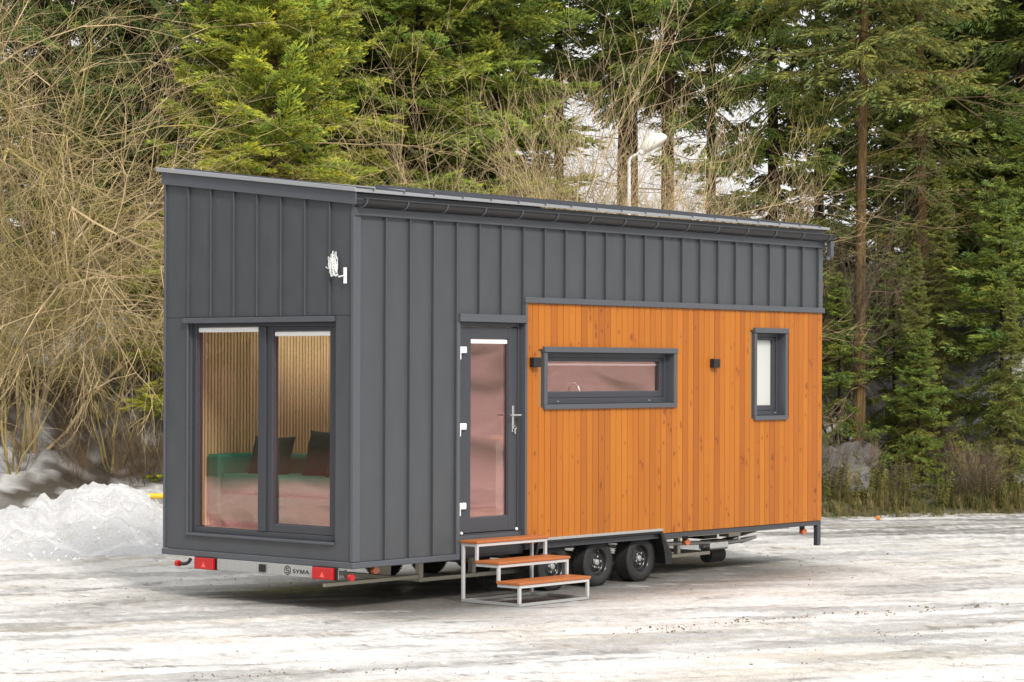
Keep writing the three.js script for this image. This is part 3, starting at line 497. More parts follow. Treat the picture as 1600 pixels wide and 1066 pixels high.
{
  const t = sub('tail_board', house);
  part('beam', [rb(-0.045, 0.285, -2.06, -0.012, 0.392, -0.17, 0.004)], M.galv, t);
  part('socket', [rb(-0.068, 0.305, -1.165, -0.0455, 0.375, -1.085, 0.006)], M.black, t);
  for (const z of [-1.905, -0.315]) {
    const o = part('tail_lamp', [rb(-0.082, 0.283, z - 0.135, -0.0455, 0.391, z + 0.125, 0.008)], M.red, t);
    part('reflector', [prism([[z - 0.03, 0.305], [z + 0.03, 0.305], [z, 0.352]], -0.0855, -0.0825, 'x')], M.reflector, o);
    part('backing_plate', [rb(-0.0454, 0.280, z - 0.165, -0.0305, 0.394, z + 0.155, 0.004)], M.black, t);
  }
  const font = await new FontLoader().loadAsync('fonts/droid/droid_sans_bold.typeface.json');
  const word = new TextGeometry('SYMA', { font, size: 0.036, depth: 0.001, curveSegments: 4, bevelEnabled: false });
  word.scale(1.62, 1, 1); word.rotateY(-Math.PI / 2); word.translate(-0.0455, 0.316, -0.735);
  part('lettering', word, M.black, t, 'dark maker lettering SYMA');
  const hex = (r) => { const s = []; for (let k = 0; k < 6; k++) s.push([-0.80 + r * Math.cos(k * Math.PI / 3 + Math.PI / 6), 0.338 + r * Math.sin(k * Math.PI / 3 + Math.PI / 6)]); return s; };
  const ring = new THREE.Shape(hex(0.047).map((p) => new THREE.Vector2(...p))); ring.holes.push(new THREE.Path(hex(0.038).reverse().map((p) => new THREE.Vector2(...p))));
  const S = new THREE.ExtrudeGeometry(ring, { depth: 0.001, bevelEnabled: false }); S.applyMatrix4(new THREE.Matrix4().makeBasis(V(0, 0, 1), V(0, 1, 0), V(1, 0, 0))); flip(S); S.translate(-0.0465, 0, 0);
  const mark = [S];
  for (const [dy, dz, w, h] of [[0.020, 0, 0.040, 0.008], [0.0, 0.0, 0.034, 0.008], [-0.020, 0, 0.040, 0.008], [0.010, -0.018, 0.008, 0.020], [-0.010, 0.018, 0.008, 0.020]]) mark.push(bx(-0.0465, 0.338 + dy - h / 2, -0.80 + dz - w / 2, -0.0455, 0.338 + dy + h / 2, -0.80 + dz + w / 2));
  part('emblem', mark, M.black, t, 'dark hexagonal emblem');
  for (const [z, s] of [[-2.14, -1], [-0.075, 1]]) { // marker lamps on bent rubber arms
    part('marker_arm', [tube([V(-0.03, 0.372, z), V(-0.045, 0.335, z + s * 0.02), V(-0.06, 0.318, z + s * 0.06), V(-0.075, 0.322, z + s * 0.10)], 0.017, 14, 8)], M.rubber, t);
    part('marker_lamp', [new THREE.CylinderGeometry(0.03, 0.03, 0.04, 14).rotateX(Math.PI / 2).translate(-0.082, 0.322, z + s * 0.125)], M.red, t);
  }
}
for (const [x, y] of [[0.37, 0.365], [5.10, 0.372], [7.30, 0.375]]) { part('side_marker', [new THREE.CylinderGeometry(0.032, 0.036, 0.03, 16).rotateX(Math.PI / 2).scale(1.35, 1, 1).translate(x, y - 0.012, -0.085)], M.amber, house); part('marker_bracket', [rb(x - 0.045, y - 0.035, -0.115, x + 0.045, 0.4312, -0.1005, 0.003)], M.black, house); }
// wheels
function makeWheel() {
  const R0 = 0.235, hw = 0.095, w = new THREE.Group(); w.name = 'wheel';
  const prof = [[0.135, -hw * 0.8], [0.16, -hw * 0.98], [0.20, -hw], [0.223, -hw * 0.9], [R0 - 0.002, -hw * 0.72], [R0, -hw * 0.4], [R0 + 0.001, 0], [R0, hw * 0.4], [R0 - 0.002, hw * 0.72], [0.223, hw * 0.9], [0.20, hw], [0.183, hw * 0.985], [0.181, hw * 1.01], [0.176, hw * 1.01], [0.174, hw * 0.985], [0.16, hw * 0.97], [0.142, hw * 0.9], [0.135, hw * 0.8]];
  const t = new THREE.LatheGeometry(prof.map((p) => new THREE.Vector2(p[0], p[1])), 48).rotateX(Math.PI / 2);
  const treadBars = []; for (let k = 0; k < 60; k++) for (const z of [-0.062, 0.062]) { const a = (k + (z > 0 ? 0.5 : 0)) / 60 * Math.PI * 2; treadBars.push(new THREE.BoxGeometry(0.008, 0.012, 0.05).translate(R0, 0, z).rotateZ(a)); }
  const tyre = new THREE.Mesh(merge([t, ...treadBars]), M.rubber); tyre.name = 'tyre';
  const rp = [[0.136, -0.07], [0.136, 0.072], [0.142, 0.084], [0.137, 0.086], [0.129, 0.074], [0.126, 0.05], [0.110, 0.034], [0.095, 0.040], [0.072, 0.052], [0.062, 0.055], [0.055, 0.052], [0.050, 0.050], [0.001, 0.050]];
  const rimG = new THREE.LatheGeometry(rp.map((p) => new THREE.Vector2(p[0], p[1])), 40).rotateX(Math.PI / 2);
  const rim = new THREE.Mesh(rimG, M.rim); rim.name = 'rim';
  const hub = new THREE.Mesh(new THREE.LatheGeometry([[0.032, 0.049], [0.032, 0.070], [0.026, 0.078], [0.001, 0.080]].map((p) => new THREE.Vector2(p[0], p[1])), 20).rotateX(Math.PI / 2), M.galv); hub.name = 'hub_cap';
  w.add(tyre, rim, hub);
  for (let k = 0; k < 5; k++) { const a = k / 5 * Math.PI * 2 + 0.3, b = new THREE.Mesh(new THREE.CylinderGeometry(0.011, 0.012, 0.02, 6).rotateX(Math.PI / 2).translate(0.060 * Math.cos(a), 0.060 * Math.sin(a), 0.062), M.steel); b.name = 'wheel_bolt'; w.add(b); }
  const valve = new THREE.Mesh(new THREE.CylinderGeometry(0.004, 0.004, 0.03, 6).rotateX(Math.PI / 2).translate(0.112, 0.03, 0.05), M.steel); valve.name = 'valve'; w.add(valve);
  w.traverse((o) => { if (o.isMesh) shade(o); });
  return w;
}
{
  const w0 = makeWheel();
  const far = [];
  for (const [x, i] of [[2.885, 0], [3.585, 1], [4.285, 2]]) for (const side of [1, -1]) {
    const w = i === 0 && side === 1 ? w0 : w0.clone();
    w.position.set(x - 3.76, 0.236, (side > 0 ? -0.155 : -2.395) + 1.275); w.rotation.set(0, side > 0 ? 0 : Math.PI, 0); w.children[0].parent.rotateZ(i * 0.9 + side * 0.2);
    house.add(w);
  }
  for (const x of [2.885, 3.585, 4.285]) part('axle', [rod(V(x, 0.236, -0.26), V(x, 0.236, -2.29), 0.03)], M.galvWarm, house);
  // fenders: folded plate over the three wheels, slanted at both ends
  for (const [za, zb] of [[-0.275, 0.05], [-2.60, -2.275]]) {
    const out = [[2.40, 0.25], [2.52, 0.512], [4.50, 0.512], [4.665, 0.27], [4.665, 0.165], [4.60, 0.165], [4.60, 0.255], [4.475, 0.488], [2.545, 0.488], [2.435, 0.25]];
    part('fender', [prism(out, za, zb, 'z', 0.003)], M.black, house);
    part('fender_lip', [rb(2.40, 0.5125, za, 4.505, 0.538, zb + 0.006, 0.004)], M.galv, house, 'bright tread plate edge over the wheels');
    part('fender_skirt', [prism([[4.475, 0.4875], [4.498, 0.5115], [4.664, 0.27], [4.664, 0.166], [4.56, 0.166], [4.54, 0.30]], zb + 0.0005 - 0.012, zb - 0.003, 'z')], M.black, house);
  }
}
// drawbar end: tubes, coupling, jockey wheel, battery box
part('drawbar', [beam(V(4.8, 0.345, -0.75), V(7.35, 0.33, -1.20), 0.07, 0.07), beam(V(4.8, 0.345, -1.80), V(7.35, 0.33, -1.35), 0.07, 0.07), rod(V(5.0, 0.335, -0.30), V(6.1, 0.285, -0.48), 0.022), rod(V(5.95, 0.25, -0.52), V(7.0, 0.255, -0.70), 0.030), rod(V(6.95, 0.25, -0.70), V(7.32, 0.268, -0.76), 0.034, 0.018)], M.galv, house);
part('coupling', [rb(6.02, 0.20, -0.62, 6.36, 0.31, -0.44, 0.03, 3), rod(V(6.85, 0.26, -0.66), V(6.85, 0.43, -0.66), 0.016)], M.steel, house);
part('battery_box', [rb(6.10, 0.312, -0.90, 6.36, 0.431, -0.60, 0.01), rb(6.95, 0.32, -1.0, 7.22, 0.4315, -0.75, 0.01)], M.black, house);
part('control_box', [rb(6.55, 0.315, -0.72, 6.78, 0.431, -0.58, 0.008)], M.galvWarm, house);
part('jockey_wheel', [new THREE.CylinderGeometry(0.085, 0.085, 0.26, 24).rotateZ(Math.PI / 2).translate(6.22, 0.142, -0.56)], M.rubber, house);
part('pull_rod', [beam(V(6.4, 0.235, -0.75), V(7.42, 0.40, -0.62), 0.03, 0.03)], M.black, house);
part('leg_plate', [rb(2.37, 0.05, -0.62, 2.46, 0.43, -0.54, 0.004)], M.black, house);

// ---------------------------------------------------------------- steps in front of the door
{
  const st = thing('entry_steps', V(1.91, 0, 0.38), 'three-tread step of silver metal tube with orange wooden treads below the house door', 'steps');
  const X0 = 1.40, X1 = 2.42, T = [[0.58, 0.035, 0.235], [0.398, 0.215, 0.505], [0.222, 0.485, 0.760]], q = 0.028;
  for (const [y, z0, z1] of T) part('tread', [rb(X0 - 0.012, y - 0.026, z0 - 0.004, X1 + 0.012, y, z1 + 0.012, 0.007, 2)], M.tread, st);
  for (const [y, z0, z1] of T) part('tread_frame', [rb(X0, y - 0.055, z1 - q, X1, y - 0.0265, z1, 0.003), rb(X0, y - 0.055, z0 + 0.002, X1, y - 0.0265, z0 + q, 0.003), rb(X0, y - 0.0552, z0 + q + 0.0005, X0 + q, y - 0.0268, z1 - q - 0.0005, 0.003), rb(X1 - q, y - 0.0552, z0 + q + 0.0005, X1, y - 0.0268, z1 - q - 0.0005, 0.003)], M.stepSteel, st);
  const post = (x, z, y0, y1) => part('post', [rb(x, y0, z, x + q, y1, z + q, 0.003)], M.stepSteel, st);
  for (const x of [X0, X1 - q]) { post(x, 0.037, 0.028, 0.5248); post(x, 0.235 - q, 0.3985, 0.5248); post(x, 0.505 - q, 0.2225, 0.3428); post(x, 0.760 - q, 0.028, 0.1668); }
  part('base_frame', [rb(X0, 0, 0.037, X0 + q, 0.0278, 0.76, 0.003), rb(X1 - q, 0, 0.037, X1, 0.0278, 0.76, 0.003), rb(X0 + q + 0.0005, 0, 0.76 - q, X1 - q - 0.0005, 0.0277, 0.76, 0.003), rb(X0 + q + 0.0005, 0, 0.037, X1 - q - 0.0005, 0.0277, 0.037 + q, 0.003)], M.galv, st);
}

// ---------------------------------------------------------------- furniture seen through the panes
{
  const s = thing('sofa', V(0.85, 0.645, -1.4), 'emerald green velvet sofa facing the big end window', 'sofa');
  part('base', [rb(0.42, 0.70, -2.36, 1.30, 0.98, -0.52, 0.03, 3)], M.velvet, s);
  part('seat', [rb(0.39, 0.985, -2.205, 1.05, 1.165, -0.60, 0.05, 4)], M.velvet, s);
  part('arm', [rb(0.385, 0.75, -2.395, 1.28, 1.352, -2.21, 0.035, 4)], M.velvet, s);
  part('backrest', [rb(0.98, 0.985, -2.20, 1.32, 1.345, -0.55, 0.05, 4)], M.velvet, s);
  for (const [x, z] of [[0.5, -2.3], [0.5, -0.6], [1.22, -2.3], [1.22, -0.6]]) part('leg', [rod(V(x, 0.6455, z), V(x, 0.7, z), 0.02)], M.black, s);
  const pillow = (w, h, t) => { // two bulged square faces sewn together along a slightly drawn-in seam
    const n = 20, P = [], I = [], id = (f, i, j) => f * (n + 1) * (n + 1) + i * (n + 1) + j;
    for (const f of [1, -1]) for (let i = 0; i <= n; i++) for (let j = 0; j <= n; j++) { const x = i / n * 2 - 1, y = j / n * 2 - 1, b = Math.pow(Math.max(0, (1 - x * x) * (1 - y * y)), 0.42), pinch = 1 - 0.07 * (1 - Math.abs(x * y)); P.push(x * w / 2 * (1 - 0.07 * (1 - y * y)), y * h / 2 * (1 - 0.07 * (1 - x * x)), f * t / 2 * b * (1 + 0.10 * n2(x * 2 + f, y * 2))); }
    for (const f of [0, 1]) for (let i = 0; i < n; i++) for (let j = 0; j < n; j++) { const a = id(f, i, j), b = id(f, i + 1, j), c = id(f, i + 1, j + 1), d = id(f, i, j + 1); f ? I.push(a, c, b, a, d, c) : I.push(a, b, c, a, c, d); }
    const g = new THREE.BufferGeometry(); g.setAttribute('position', new THREE.Float32BufferAttribute(P, 3)); g.setIndex(I); g.computeVertexNormals(); return g;
  };
  const cushion = (p, w, h, t, ry, rz, m, label) => { const o = shade(new THREE.Mesh(pillow(w, h, t), m)); o.name = numbered('cushion'); o.position.copy(p); o.rotation.set(0, ry, 0); o.rotateX(rz); scene.add(o); tag(o, label, 'cushion'); };
  cushion(V(0.70, 1.34, -1.80), 0.46, 0.40, 0.17, -1.30, -0.35, M.velvetDark, 'dark green velvet cushion resting near the sofa arm');
  cushion(V(0.82, 1.37, -1.12), 0.62, 0.46, 0.18, -1.5, -0.3, M.velvetDark, 'dark velvet cushion in the middle of the sofa');
  cushion(V(0.70, 1.375, -0.66), 0.58, 0.48, 0.20, -1.25, -0.35, M.velvetDark, 'big dark green cushion with a bright left edge on the sofa');
  const k = thing('kitchen_counter', V(3.7, 0.645, -0.45), 'kitchen counter with a tap below the long window', 'counter');
  part('cabinet', [rb(2.75, 0.66, -0.72, 4.9, 1.48, -0.16, 0.005)], M.inner, k); part('worktop', [rb(2.72, 1.4805, -0.75, 4.93, 1.52, -0.155, 0.006)], M.slat, k);
  part('tap', [tube([V(3.5, 1.5205, -0.25), V(3.5, 1.95, -0.25), V(3.5, 2.04, -0.30), V(3.5, 2.03, -0.38), V(3.5, 1.93, -0.40)], 0.014, 30, 8)], M.steel, k);
  const t = thing('bar_table', V(2.5, 0.645, -1.6), 'small white table on one steel leg behind the door pane', 'table');
  part('top', [rb(2.2, 1.36, -1.95, 2.85, 1.40, -1.25, 0.01)], M.white, t); part('leg', [rod(V(2.45, 0.6455, -1.5), V(2.45, 1.36, -1.5), 0.03)], M.steel, t);
}
// ---------------------------------------------------------------- street lamp and small things by the edge
{
  const d = 36.4, b = at(d, pxS(981, d)), g0 = hillY(d, pxS(981, d)), lamp = thing('street_lamp', V(b.x, Math.max(g0, 0) - 0.02, b.z), 'white street lamp with a tilted oval head rising behind the roof', 'street lamp');
  const P = (px, py) => { const s = pxS(px, d), y = 2.21 - (py - 573) / 3767 * d; const q = at(d, s, y); return q; };
  const cream = mat(lin(0.78, 0.77, 0.70), 0.45), pale = mat(lin(0.74, 0.75, 0.76), 0.4);
  part('pole', [rod(V(b.x, lamp.position.y, b.z), P(982, 252), 0.036, 0.026, 14)], pale, lamp);
  part('arm', [tube([P(982, 254), P(984, 247), P(993, 241), P(1012, 230)], 0.023, 16, 8)], pale, lamp);
  const h = new THREE.SphereGeometry(1, 28, 18), a = h.attributes.position; for (let i = 0; i < a.count; i++) { let y = a.getY(i); a.setY(i, y < 0 ? y * 0.45 : y); a.setZ(i, a.getZ(i) * (1 - 0.25 * a.getX(i) * -1)); } h.computeVertexNormals();
  h.scale(0.23, 0.15, 0.14);
  const c = P(1021, 225), dir = P(1041, 213).sub(P(1001, 238)).normalize(), m = new THREE.Matrix4(), zz = FW.clone().negate(), up = zz.clone().cross(dir).normalize();
  m.makeBasis(dir, up, dir.clone().cross(up)); h.applyMatrix4(m).translate(c.x, c.y, c.z);
  part('head', h, cream, lamp);
  part('head_collar', [rod(P(999, 239), P(1008, 233), 0.05, 0.06)], pale, lamp);
}
{
  const d = 30.6, p = at(d, pxS(238, d)), y = moundY(d, pxS(238, d));
  const o = thing('yellow_kerb_bar', V(p.x, Math.max(0, y), p.z), 'yellow bar lying on the snow bank beside the house wall', 'bar');
  const a = at(d, pxS(222, d), Math.max(0.55, y + 0.02)), b = at(d, pxS(275, d), Math.max(0.55, y + 0.02));
  part('bar', [rod(a, b, 0.035, 0.035, 12)], mat(lin(0.75, 0.48, 0.02), 0.5), o); part('post', [rod(V(b.x, -0.05, b.z), b, 0.03)], mat(lin(0.75, 0.48, 0.02), 0.5), o);
  const d2 = 35.0, q = at(d2, pxS(1373, d2), 0.03), g = new THREE.IcosahedronGeometry(0.04, 2), pa = g.attributes.position; for (let i = 0; i < pa.count; i++) { const v = V(pa.getX(i), pa.getY(i), pa.getZ(i)), k = 1 + 0.35 * n3(v.x * 25, v.y * 25, v.z * 25); pa.setXYZ(i, v.x * k, v.y * k * 0.7, v.z * k); } g.computeVertexNormals();
  const l = shade(new THREE.Mesh(g, mat(lin(0.75, 0.22, 0.03), 0.6))); l.name = 'orange_litter'; l.position.copy(q); scene.add(l); tag(l, 'crumpled bit of orange litter at the edge of the grass', 'litter');
}

// ---------------------------------------------------------------- conifers
class Tris { // loose triangles with colours
  constructor() { this.p = []; this.c = []; }
  tri(a, b, c, k) { this.p.push(a.x, a.y, a.z, b.x, b.y, b.z, c.x, c.y, c.z); for (let i = 0; i < 3; i++) this.c.push(k[0], k[1], k[2]); }
  strip(a, b, ra, rb2, k, side = 3) { // thin tapered stick
    const d = b.clone().sub(a).normalize(), u = Math.abs(d.y) < 0.9 ? V(0, 1, 0).cross(d).normalize() : V(1, 0, 0).cross(d).normalize(), w = d.clone().cross(u), A = [], B = [];
    for (let i = 0; i < side; i++) { const t = i / side * Math.PI * 2, o = u.clone().multiplyScalar(Math.cos(t)).addScaledVector(w, Math.sin(t)); A.push(a.clone().addScaledVector(o, ra)); B.push(b.clone().addScaledVector(o, rb2)); }
    for (let i = 0; i < side; i++) { const j = (i + 1) % side; this.tri(A[i], A[j], B[j], k); if (rb2 > 1e-4) this.tri(A[i], B[j], B[i], k); }
  }
  geo() { const g = new THREE.BufferGeometry(); g.setAttribute('position', new THREE.Float32BufferAttribute(this.p, 3)); g.setAttribute('color', new THREE.Float32BufferAttribute(this.c, 3)); g.computeVertexNormals(); return g; }
}
const jit = (r, v, k) => V(v.x + (r() - 0.5) * k, v.y + (r() - 0.5) * k, v.z + (r() - 0.5) * k);
function shoot(T, r, a, dir, len, col) { // one needled shoot: a spindle bristling with needle tufts all round, leaning forward
  const u = Math.abs(dir.y) < 0.9 ? V(0, 1, 0).cross(dir).normalize() : V(1, 0, 0), w = dir.clone().cross(u), k0 = 0.72 + 0.5 * r(), c = [col[0] * k0, col[1] * k0, col[2] * k0];
  const mid = a.clone().addScaledVector(dir, len * 0.45), tip = a.clone().addScaledVector(dir, len), R = 0.020;
  const ring = [0, 1, 2].map((i) => mid.clone().addScaledVector(u, R * Math.cos(i * 2.094)).addScaledVector(w, R * Math.sin(i * 2.094)));
  for (let i = 0; i < 3; i++) { T.tri(a, ring[i], ring[(i + 1) % 3], c); T.tri(tip, ring[(i + 1) % 3], ring[i], c); }
  const n = Math.max(6, Math.round(len / 0.017));
  for (let i = 0; i < n; i++) {
    const t = (i + r()) / n, g = i * 2.4 + r(), o = a.clone().addScaledVector(dir, len * t * 0.95), rad = u.clone().multiplyScalar(Math.cos(g)).addScaledVector(w, Math.sin(g)), l = 0.042 * (0.8 + 0.5 * r()) * (1.1 - 0.4 * t), k = 0.85 + 0.3 * r();
    const e = o.clone().addScaledVector(rad, l * 0.8).addScaledVector(dir, l * 0.85), sd = rad.clone().cross(dir).multiplyScalar(0.008);
    T.tri(o.clone().add(sd), o.clone().sub(sd), e, [c[0] * k, c[1] * k, c[2] * k]);
  }
}
function bough(seed, Lb, width, sag, hang, gap) { // a branch along +x, needled sprays on both sides
  const r = rngOf(seed), T = new Tris(), wood = [0.55, 0.36, 0.30];
  const axis = (t) => V(Lb * t, Lb * (-sag * t * 1.1 + sag * 1.0 * t * t * t) + 0.02 * Math.sin(t * 9 + seed), 0.05 * Lb * Math.sin(t * 4 + seed));
  for (let i = 0; i < 7; i++) T.strip(axis(i / 7), axis((i + 1) / 7), 0.016 * Lb / 2.4 * (1 - i / 8) + 0.003, 0.016 * Lb / 2.4 * (1 - (i + 1) / 8) + 0.003, wood);
  const n = Math.round(Lb / gap);
  for (let i = 0; i < n; i++) for (const s of [-1, 1]) {
    const t = clamp(0.08 + 0.92 * (i + r() * 0.7) / n, 0, 1), o = axis(t), l2 = width * Math.min(1, 0.35 + t * 1.9) * Math.pow(1.04 - t, 0.55) * (0.6 + 0.7 * r());
    if (r() < 0.05 || (t < 0.28 && r() < 0.5)) continue;
    const ang = lerp(1.05, 0.62, t) + (r() - 0.5) * 0.35, d2 = V(Math.cos(ang), -0.02 - hang * (0.4 + r()) + (r() - 0.5) * 0.35, s * Math.sin(ang)).normalize(), up = V(0, 1, 0).addScaledVector(d2, -d2.y).normalize(), side = d2.clone().cross(up).normalize();
    const hue = r(), base = hue < 0.22 ? [1.30, 1.18, 0.85] : hue < 0.75 ? [1, 1, 1] : [0.66, 0.80, 0.85];
    const bend = (q) => o.clone().addScaledVector(d2, l2 * q).addScaledVector(V(0, -1, 0), l2 * (0.10 + hang * 0.3) * q * q);
    T.strip(o, bend(0.95), 0.004, 0.0015, wood, 2);
    const m = Math.max(1, Math.round(l2 / 0.105));
    for (let j = 0; j < m; j++) for (const s2 of [-1, 1]) {
      const q = (j + 0.35 + r() * 0.5) / m, l3 = (0.10 + 0.14 * (1 - q)) * (0.7 + 0.6 * r()) * Math.min(1, l2 / 0.3 + 0.35);
      if (r() < 0.10) continue;
      shoot(T, r, bend(q), d2.clone().multiplyScalar(0.8).addScaledVector(side, s2 * 0.62).addScaledVector(up, 0.12 + (r() - 0.45) * 0.5 - hang * 0.9).normalize(), l3, base);
    }
    shoot(T, r, bend(0.88), d2.clone().addScaledVector(up, 0.12).normalize(), 0.14 + 0.06 * r(), [base[0] * 1.1, base[1] * 1.1, base[2]]);
  }
  shoot(T, r, axis(0.95), V(1, 0.12, 0).normalize(), 0.20, [1.1, 1.1, 0.9]);
  return T.geo();
}
const BOUGHS = { fir: [bough(1, 2.0, 0.80, 0.14, 0.0, 0.15), bough(2, 2.0, 0.86, 0.08, 0.03, 0.16)], spruce: [bough(3, 2.3, 0.74, 0.28, 0.20, 0.15), bough(4, 2.3, 0.68, 0.34, 0.32, 0.15)], short: [bough(5, 1.05, 0.42, 0.10, 0.04, 0.12), bough(6, 1.05, 0.46, 0.2, 0.1, 0.12)], thin: [bough(7, 2.0, 0.56, 0.30, 0.25, 0.22), bough(8, 2.0, 0.54, 0.22, 0.15, 0.24)] };
const deadBough = (seed) => { const r = rngOf(seed), T = new Tris(), k = [1, 1, 1]; const go = (a, d, l, w, lv) => { let p = a; const dir = d.clone(); for (let i = 0; i < 4; i++) { const q = p.clone().addScaledVector(dir, l / 4); T.strip(p, q, w * (1 - i / 5), w * (1 - (i + 1) / 5), k); if (lv < 2 && i > 0) for (let c = 0; c < 3; c++) if (r() < 0.75) go(q, jit(r, dir, 1.3).normalize(), l * (0.25 + 0.3 * r()), w * 0.5, lv + 1); p = q; dir.add(jit(r, V(0, -0.03, 0), 0.25)).normalize(); } }; go(V(0, 0, 0), V(1, -0.15, 0).normalize(), 1.4, 0.011, 0); return T.geo(); };
const DEAD = [deadBough(31), deadBough(32)];
const leafMat = (r, g, b) => new THREE.MeshStandardMaterial({ color: lin(r, g, b), roughness: 0.7, vertexColors: true, side: THREE.DoubleSide });
const NEEDLE = { yellow: leafMat(0.30, 0.335, 0.036), fresh: leafMat(0.215, 0.270, 0.036), mid: leafMat(0.165, 0.212, 0.036), dark: leafMat(0.108, 0.150, 0.034), olive: leafMat(0.20, 0.215, 0.046) };
const barkTex = tex(256, 512, (u, v) => { const a = tileNoise(u, v, 16, 5, 51), b = tileNoise(u, v, 40, 16, 52), c = tileNoise(u, v, 4, 2, 53); const t = 0.5 + 0.28 * a + 0.22 * b; return [lerp(92, 232, t) + 14 * c, lerp(76, 214, t) + 12 * c, lerp(60, 186, t)]; });
const barkBump = tex(256, 512, (u, v) => { const t = 128 + 60 * tileNoise(u, v, 16, 5, 51) + 45 * tileNoise(u, v, 40, 16, 52); return [t, t, t]; }, false);
const bark = (r, g, b) => new THREE.MeshStandardMaterial({ color: lin(r, g, b), roughness: 0.95, map: rep(barkTex, 2, 5), bumpMap: rep(barkBump, 2, 5), bumpScale: 0.03 });
const BARK = { brown: bark(0.25, 0.18, 0.095), dark: bark(0.085, 0.055, 0.036), tan: bark(0.40, 0.31, 0.15) };
const TWIG = { tan: mat(lin(0.40, 0.29, 0.135), 0.9), moss: mat(lin(0.30, 0.235, 0.075), 0.95), grey: mat(lin(0.24, 0.17, 0.10), 0.9), dead: mat(lin(0.16, 0.105, 0.065), 0.95) };
function trunkGeo(r, Ht, rad, lean) {
  const pts = [], ph = r() * 6; for (let i = 0; i <= 10; i++) { const t = i / 10; pts.push(V(lean * Ht * t + 0.05 * Math.sin(t * 5 + ph), Ht * t - 0.3 * (1 - t), 0.05 * Math.sin(t * 4 + ph * 2))); }
  const curve = new THREE.CatmullRomCurve3(pts), g = new THREE.TubeGeometry(curve, 30, 1, 12, false), a = g.attributes.position, c = V(0, 0, 0);
  for (let i = 0; i < a.count; i++) { const ring = Math.floor(i / 13), t = ring / 30; curve.getPointAt(t, c); const ang = i % 13 / 12 * 6.283, k = rad * (1 - 0.88 * t + 0.5 * Math.exp(-t * 40)) * (1 + 0.06 * Math.sin(ang * 3 + t * 20)); a.setXYZ(i, c.x + (a.getX(i) - c.x) * k, c.y + (a.getY(i) - c.y) * k, c.z + (a.getZ(i) - c.z) * k); }
  g.computeVertexNormals();
  return [g, curve];
}
// slices of a crown: boughs all round a metre of trunk, so that a tree is a stack of turned and scaled slices
function slice(seed, geos, R, h, step, per, el) {
  const r = rngOf(seed), parts = [];
  for (let y = 0; y < h - 0.02; y += step) { const n = Math.round(per * (0.8 + 0.4 * r())), a0 = r() * 6.28; for (let i = 0; i < n; i++) {
    const src = geos[Math.floor(r() * geos.length)], g = src.clone(); if (!src.boundingBox) src.computeBoundingBox();
    const l = R * (0.62 + 0.5 * r()) / src.boundingBox.max.x, m = new THREE.Matrix4().makeTranslation(0, y + (r() - 0.5) * step, 0).multiply(new THREE.Matrix4().makeRotationY(a0 + (i + r() * 0.7) / n * 6.28)).multiply(new THREE.Matrix4().makeRotationZ(el + (r() - 0.5) * 0.4)).multiply(new THREE.Matrix4().makeRotationX((r() - 0.5) * 0.8)).multiply(new THREE.Matrix4().makeScale(l, lerp(l, 1, 0.5), lerp(l, 1, 0.5)));
    g.applyMatrix4(m); const q = 0.76 + 0.48 * r(), w = (r() - 0.5) * 0.25, a = g.attributes.color.array; for (let k = 0; k < a.length; k += 3) { a[k] *= q * (1 + w); a[k + 1] *= q; a[k + 2] *= q * (1 - w); }
    parts.push(g);
  } }
  const g = mergeGeometries(parts); g.userData = { R, h }; return g;
}
const SLICE = { fir: [slice(301, BOUGHS.fir, 2.0, 0.95, 0.46, 6, 0.02), slice(302, BOUGHS.fir, 2.0, 0.95, 0.46, 6, -0.04)], firHigh: [slice(303, BOUGHS.fir, 1.8, 0.9, 0.42, 6, 0.28)],
  spruce: [slice(304, BOUGHS.spruce, 2.3, 1.0, 0.50, 6, -0.18), slice(305, BOUGHS.spruce, 2.3, 1.0, 0.50, 6, -0.10)], spruceHigh: [slice(306, BOUGHS.spruce, 2.0, 1.0, 0.46, 6, 0.15)],
  thin: [slice(307, BOUGHS.thin, 2.0, 1.0, 0.45, 5, -0.14), slice(308, BOUGHS.thin, 2.0, 1.0, 0.5, 4, -0.1)], short: [slice(309, BOUGHS.short, 1.0, 0.7, 0.26, 6, 0.2)] };
